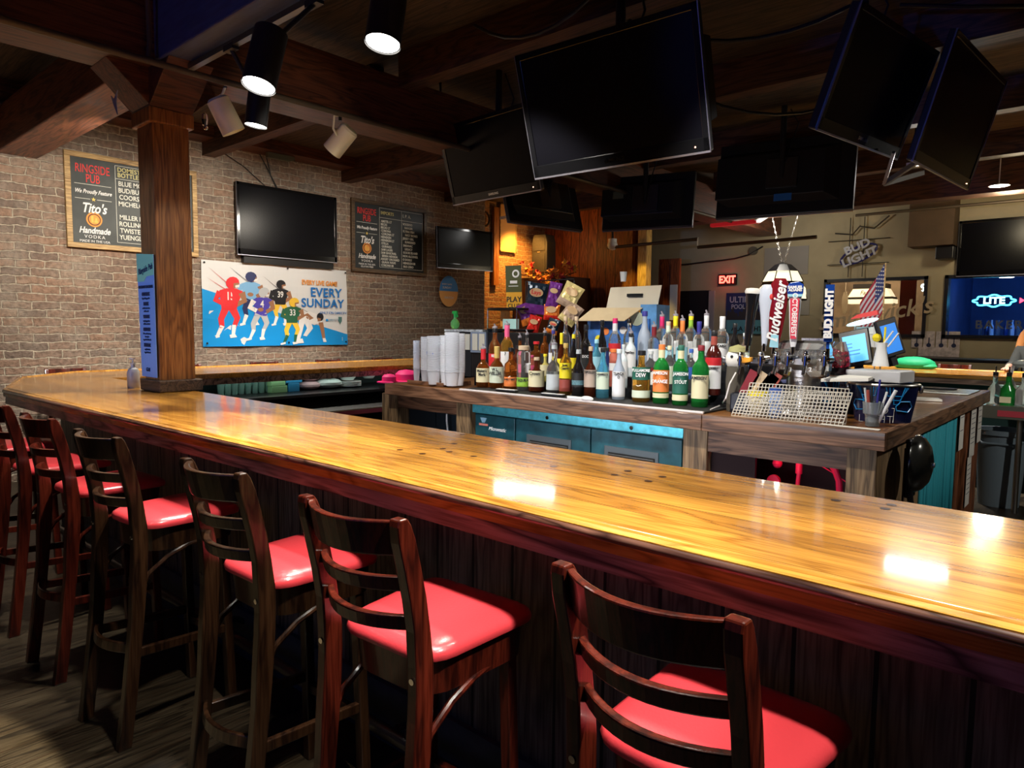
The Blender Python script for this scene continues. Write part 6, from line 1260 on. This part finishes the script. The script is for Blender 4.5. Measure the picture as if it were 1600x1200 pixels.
# guitar shaped snack display, dark high table and its chairs
t = thing('card_display', 'display rack of pale patterned cards hanging between the windows', 'display', aty(1460, 546, YW-.012)); M_gc = mat('card_pinkgrey', (.62, .54, .54), .6, var=.3, vscale=20)
for i in range(4):
    MB().box(-.30+i*.155, -.16+i*.155, 0, .01, .02, .26).build('card', M_gc, t); MB().cyl((-.23+i*.155, -.004, .06), (-.23+i*.155, 0, .06), .03, n=14).box(-.236+i*.155, -.224+i*.155, -.004, 0, .08, .17).build('guitar_print', mat('guitar_navy', (.03, .04, .10), .5), t)
MB().box(-.20, .31, -.02, .0, -.10, .03).build('lower_card', M_gc, t)
t = thing('high_table', 'long dark high table behind the far limb of the bar', 'table', (-1.3, 10.75, 0)); MB().box(-1.3, 2.2, -.30, .30, 1.10, 1.14).build('table_top', M_black, t, bev=.01)
for x in (-1.0, .2, 1.6): MB().box(x-.04, x+.04, -.05, .05, 0, 1.10).build('leg', M_black, t)
T('green_bag', 'bright green cloth bag lying on the far limb of the bar', 'bag', MB().ball((0, 0, .05), .17, 16, 1.3, .8, .5).ball((.12, -.03, .03), .10, 12, 1.2, .8, .4), mat('green_cloth', (.01, .38, .16), .6, bump=.4, bscale=20), loc=(aty(1428, 570, 8.95).x, 8.95, BZ), smooth=True)
# ------------------------------------------------------------------ right side: steel work table, bin, glassware
t = thing('steel_work_table', 'steel work table holding bottles at the right edge behind the island', 'table', (0, 0, 0)); xa = aty(1536, 690, 7.2).x
MB().box(xa, 2.4, 6.95, 7.9, .865, .885).build('table_top', M_steel, t); MB().box(xa, 2.4, 6.93, 6.95, .78, .885).build('front_lip', mat('lip_olive_steel', (.16, .16, .13), .35, .7), t)
for x in (xa+.27, 1.2): MB().cyl((x, 7.0, 0), (x, 7.0, .80), .022, n=12).build('leg', M_steel, t, smooth=True)
MB().box(xa+.12, xa+.30, 6.925, 6.93, .80, .85).build('red_sign', mat('sign_red_dull', (.40, .03, .05), .5), t)
p = aty(1558, 690, 6.95); t = thing('trash_can', 'grey-blue plastic trash can under the steel work table', 'trash can', (p.x, 7.25, 0))
M_bin = mat('bin_bluegrey', (.20, .26, .31), .5); MB().lathe([(0, 0), (.15, 0), (.19, .62), (.205, .62), (.205, .66), (.185, .66), (.145, .02), (0, .02)], n=28).build('bucket', M_bin, t, smooth=True); MB().tube([(-.2, -.02, .60), (-.12, -.19, .55), (.12, -.19, .55), (.2, -.02, .60)], .010, 8).build('handle', M_bin, t, smooth=True)
rb2 = [(1549, 'clear', .10, 'pale'), (1570, 'green', .11, 'green'), (1595, 'clear', .12, 'clear')]
for px, g_, r_, nm in rb2:
    q = aty(px, 670, 7.05); t = thing('liquor_bottle', {'pale': 'clear bottle with a dark pourer on the steel work table, next to the posted sheets', 'green': 'round green bottle with a pourer on the steel work table', 'clear': 'clear jar with hoses on the steel work table at the right edge'}[nm], 'bottle', (q.x, 7.1, .886))
    MB().lathe([(0, 0), (r_*.55, 0), (r_*.6, .04), (r_*.55, .12), (r_*.2, .18), (r_*.18, .24)], n=18).build('glass', G[g_], t, smooth=True); MB().lathe([(0, .24), (.02, .24), (.02, .27), (.006, .275), (.006, .32), (0, .32)], n=12).build('pourer', M_black, t, smooth=True)
    if nm == 'green': MB().box(-.05, .03, -.068, -.06, .02, .07).build('label', L['cream'], t)
T('splash_panel', 'pale teal panel standing behind the steel work table', 'panel', MB().box(xa, 2.4, 7.86, 7.9, .886, 1.0), mat('panel_mint', (.35, .55, .50), .4))
b = MB(); q = aty(1592, 625, 7.2); b.tube([(q.x, 7.2, .89), (q.x-.02, 7.2, 1.0), (q.x-.07, 7.2, 1.12), (q.x-.05, 7.2, 1.22)], .012, 8).tube([(q.x+.02, 7.2, .89), (q.x+.02, 7.2, 1.05), (q.x+.1, 7.2, 1.13)], .010, 8)
T('soda_hose', 'pale soda gun hoses rising from the steel work table', 'hose', b, M_matw); T('cloth_bundle', 'pale rag bundle on top of the soda hoses', 'rag', MB().ball((0, 0, 0), .07, 12, 1.4, 1, .5), M_pw, loc=(q.x+.03, 7.2, 1.23), smooth=True)
# ------------------------------------------------------------------ seated person at the right edge
def skinned(name, verts, edges, rad, m, parent, sub=2):
    me = bpy.data.meshes.new(name); me.from_pydata(verts, edges, []); me.materials.append(m); o = bpy.data.objects.new(name, me); COL.objects.link(o); o.parent = parent
    s = o.modifiers.new('skin', 'SKIN'); s.use_smooth_shade = True
    for v, r_ in zip(me.skin_vertices[0].data, rad): v.radius = r_ if isinstance(r_, tuple) else (r_, r_)
    me.skin_vertices[0].data[0].use_root = True
    q = o.modifiers.new('sub', 'SUBSURF'); q.levels = sub; q.render_levels = sub; return o
hp = atz(1572, 576, BZ+.03)
pr_ = thing('person', 'person with long red-blond hair, dark grey shirt, hand resting on the bar', 'person', (hp.x+.235, 9.55, 0), R(0))
M_skin = mat('skin', (.62, .33, .25), .5); M_shirt = mat('shirt_grey', (.05, .055, .055), .85); M_hair = mat('hair_redblond', (.62, .26, .08), .5, bump=.6, bscale=60, stretch=(8, 8, 1)); M_jean = mat('jeans_dark', (.03, .04, .08), .8)
ox = pr_.location
# one continuous body: pelvis, spine, neck, head, both arms and legs (seated, facing -y toward the bar)
V = [(0, 0, .87), (0, -.01, .98), (0, -.02, 1.12), (0, -.02, 1.26), (0, -.04, 1.36), (0, -.07, 1.47), (0, -.08, 1.55), # 0-6
     (-.16, -.03, 1.29), (-.21, -.10, 1.10), (-.22, -.36, 1.125), (-.22, -.46, 1.115), # 7-10 left arm to the wrist
     (.16, -.03, 1.29), (.24, -.10, 1.08), (.12, -.42, 1.12), (.08, -.50, 1.11), # 11-14
     (-.10, -.02, .86), (-.13, -.34, .86), (-.13, -.36, .48), (-.13, -.34, .30), (-.13, -.44, .27), (.10, -.02, .86), (.13, -.34, .86), (.13, -.36, .48), (.13, -.34, .30), (.13, -.44, .27)]
Ee = [(0, 1), (1, 2), (2, 3), (3, 4), (4, 5), (5, 6), (3, 7), (7, 8), (8, 9), (9, 10), (3, 11), (11, 12), (12, 13), (13, 14), (0, 15), (15, 16), (16, 17), (17, 18), (18, 19), (0, 20), (20, 21), (21, 22), (22, 23), (23, 24)]
rd = [(.16, .11), (.13, .10), (.14, .10), (.12, .08), .052, (.075, .09), (.07, .085), .06, .045, .033, .025, .06, .045, .033, .025, .09, .07, .05, .038, .035, .09, .07, .05, .038, .035]
skinned('body', V, Ee, rd, M_skin, pr_)
Vs = [(0, 0, .90), (0, -.01, .95), (0, -.02, 1.12), (0, -.02, 1.27), (-.16, -.03, 1.295), (-.21, -.10, 1.10), (-.218, -.33, 1.125), (.16, -.03, 1.295), (.24, -.10, 1.08), (.15, -.36, 1.12)]
skinned('shirt', Vs, [(0, 1), (1, 2), (2, 3), (3, 4), (4, 5), (5, 6), (3, 7), (7, 8), (8, 9)], [(.18, .13), (.15, .12), (.16, .12), (.14, .10), .075, .06, .052, .075, .06, .052], M_shirt, pr_)
skinned('trousers', [(0, 0, .88), (-.10, -.02, .865), (-.13, -.34, .865), (-.13, -.36, .48), (-.13, -.34, .33), (.10, -.02, .865), (.13, -.34, .865), (.13, -.36, .48), (.13, -.34, .33)], [(0, 1), (1, 2), (2, 3), (3, 4), (0, 5), (5, 6), (6, 7), (7, 8)], [(.17, .13), .105, .085, .065, .055, .105, .085, .065, .055], M_jean, pr_)
skinned('hair', [(0, -.05, 1.60), (0, .0, 1.54), (-.03, .05, 1.42), (-.05, .07, 1.28), (-.12, .0, 1.50), (-.155, -.02, 1.36), (-.17, -.04, 1.22), (-.16, -.05, 1.13), (.11, .0, 1.50), (.13, -.02, 1.36), (.13, -.03, 1.22)], [(0, 1), (1, 2), (2, 3), (0, 4), (4, 5), (5, 6), (6, 7), (0, 8), (8, 9), (9, 10)], [(.10, .12), .09, .07, .04, .055, .055, .045, .02, .055, .055, .035], M_hair, pr_)
hb = MB()
for (wx, wy_, s) in ((-.22, -.46, -1), (.08, -.50, 1)):
    skinned('hand', [(wx, wy_, 1.112), (wx-.01, wy_-.05, 1.105), (wx-.01, wy_-.09, 1.10), (wx-.035, wy_-.12, 1.10), (wx-.038, wy_-.15, 1.095), (wx-.014, wy_-.13, 1.102), (wx-.015, wy_-.165, 1.094), (wx+.008, wy_-.125, 1.10), (wx+.01, wy_-.155, 1.092), (wx+.028, wy_-.11, 1.097), (wx+.032, wy_-.135, 1.09), (wx-s*.04, wy_-.05, 1.098), (wx-s*.055, wy_-.075, 1.09)],
            [(0, 1), (1, 2), (2, 3), (3, 4), (2, 5), (5, 6), (2, 7), (7, 8), (2, 9), (9, 10), (1, 11), (11, 12)], [.024, (.034, .014), (.034, .013), .009, .007, .0095, .0075, .009, .007, .008, .006, .011, .008], M_skin, pr_, 2)
for s in (-1, 1): MB().ball((s*.032, -.158, 1.535), .012, 8).build('eye', M_white, pr_, smooth=True)
MB().prism([(-.012, -.155, 1.49), (.012, -.155, 1.49), (0, -.155, 1.53)], (0, -.022, 0)).build('nose', M_skin, pr_, bev=.004); MB().box(-.025, .025, -.158, -.150, 1.452, 1.462).build('mouth', mat('lips', (.45, .12, .10), .5), pr_, bev=.003)
text('G', .08, M_whiteink, pr_, (-.10, -.155, 1.16), bold=.003, name='shirt_print')
place_stool(1, (ox.x, 9.60, 0), R(180), 'red bar stool the seated person sits on', 'bar stools on the far side of the ring bar')
# ------------------------------------------------------------------ overhead pipes, cords, junction clutter
def pipe(pts, r_, label, m=M_blackm, name='ceiling_pipe'): return T(name, label, 'pipe', MB().tube(pts, r_, 10), m, smooth=True)
M_pipe = mat('old_pipe', (.10, .075, .05), .5, .4)
pipe([(-4.22, -1, 2.985), (-4.24, 1.6, 2.975), (-4.24, 9.5, 2.975)], .020, 'brown sprinkler pipe running under the crossbeam past the post', M_pipe)
pipe([(-4.30, -1, 3.34), (-4.30, 1.6, 3.34)], .03, 'rusty pipe along the top of the near crossbeam', M_pipe)
pipe([(-4.28, 1.66, 3.42), (-4.27, 1.66, 3.30), (-4.29, 1.67, 3.1), (-4.27, 1.65, 2.98)], .014, 'thin conduit dropping down the crossbeam above the post', M_pipe)
pipe([(-6.5, 9.6, 2.80), (-4.9, 9.6, 2.82), (-4.9, 9.6, 2.70), (-3.2, 9.6, 2.72)], .025, 'dark pipe stepping down in front of the back wall', M_pipe)
pipe([(-3.1, 10.9, 3.15), (2.0, 10.9, 3.15)], .02, 'dark pipe crossing high before the back wall', M_pipe)
T('red_strip_lamp', 'dim red glowing strip lamp under the ceiling left of the taps', 'lamp', MB().box(-.35, .35, -.04, .04, 0, .05), mat('strip_red', (.4, .02, .02), .5, emit=(.8, .02, .03), es=.25), loc=tuple(aty(1148, 352, 9.3)), bev=.01)
t = thing('fluorescent_fixture', 'slim white strip light fixture slanting behind the big dark television', 'lamp', aty(1185, 346, 8.6)); MB().beam((0, 0, 0), (.42, -.6, -.0), .05, .03).build('tube', mat('tube_glow', (1, 1, 1), .5, emit=(1, .95, .85), es=1.2), t); MB().beam((0, 0, .02), (.42, -.6, .02), .10, .015).build('housing', M_white, t); MB().cyl((.2, -.3, .02), (.2, -.3, CZ-t.location.z), .006, n=6).build('hanger', M_black, t)
for i, (p0, p1, sag) in enumerate([((-2.6, 3.9, 3.5), (-1.4, 4.6, 3.45), .18), ((-2.9, 4.6, 3.5), (-1.9, 6.4, 3.45), .25), ((-1.2, 4.9, 3.5), (1.5, 6.2, 3.5), .12), ((-3.4, 3.4, 3.5), (-2.3, 3.4, 3.5), .2), ((-6.0, 5.5, 3.4), (-4.4, 4.0, 3.5), .12)]):
    a, c2 = Vector(p0), Vector(p1); pipe([a.lerp(c2, k_/8)-Vector((0, 0, sag*4*(k_/8)*(1-k_/8))) for k_ in range(9)], .012, ['drooping black cable above the largest television', 'drooping black cable above the big dark television', 'heavy black cable right of the paired televisions', 'short drooping cable left of the largest television mount', 'black cable running from the crossbeam toward the brick wall'][i], M_black, 'ceiling_cable')
pts = [aty(1060+22*i, (414, 412, 409, 407, 404, 398, 385)[i], YW-.05) for i in range(7)]
pipe(pts, .012, 'dark cable looping along the beige back wall toward a junction box', M_black, 'wall_cable')
T('junction_box', 'dark round junction box on the beige back wall', 'junction box', MB().cyl((0, 0, 0), (0, -.06, 0), .07, n=18), mat('junction_grey', (.12, .11, .09), .5), loc=aty(1178, 392, YW))
T('small_kite_ornament', 'small pale blue paper star pinned under the left beam', 'ornament', MB().prism([(-.05, 0, .05), (.0, 0, .02), (.06, 0, .06), (.035, 0, .0), (.045, 0, -.08), (-.01, 0, -.01)], (0, .004, 0)), mat('kite_blue', (.40, .45, .75), .5), loc=tuple(aty(178, 160, 1.60)))
T('sparkle_ornament', 'small silver tinsel ornament hanging beside the post', 'ornament', MB().ball((0, 0, 0), .02, 8, 1, 1, 2.2).ball((.01, 0, -.05), .014, 8), M_chrome, loc=atx(320, 187, -4.3))
b = MB(); b.box(-.16, .12, -.03, .03, -.03, .03); b.prism([(.14, 0, -.02), (.20, 0, 0), (.19, 0, .05), (.13, 0, .04)], (0, .01, 0))
T('ceiling_junction', 'dark cable junction with a scrap of yellow tape at the top of the brick wall', 'junction', b, mat('junction_olive', (.10, .11, .08), .5), loc=(-7.55, 4.35, 3.44), rz=R(90))
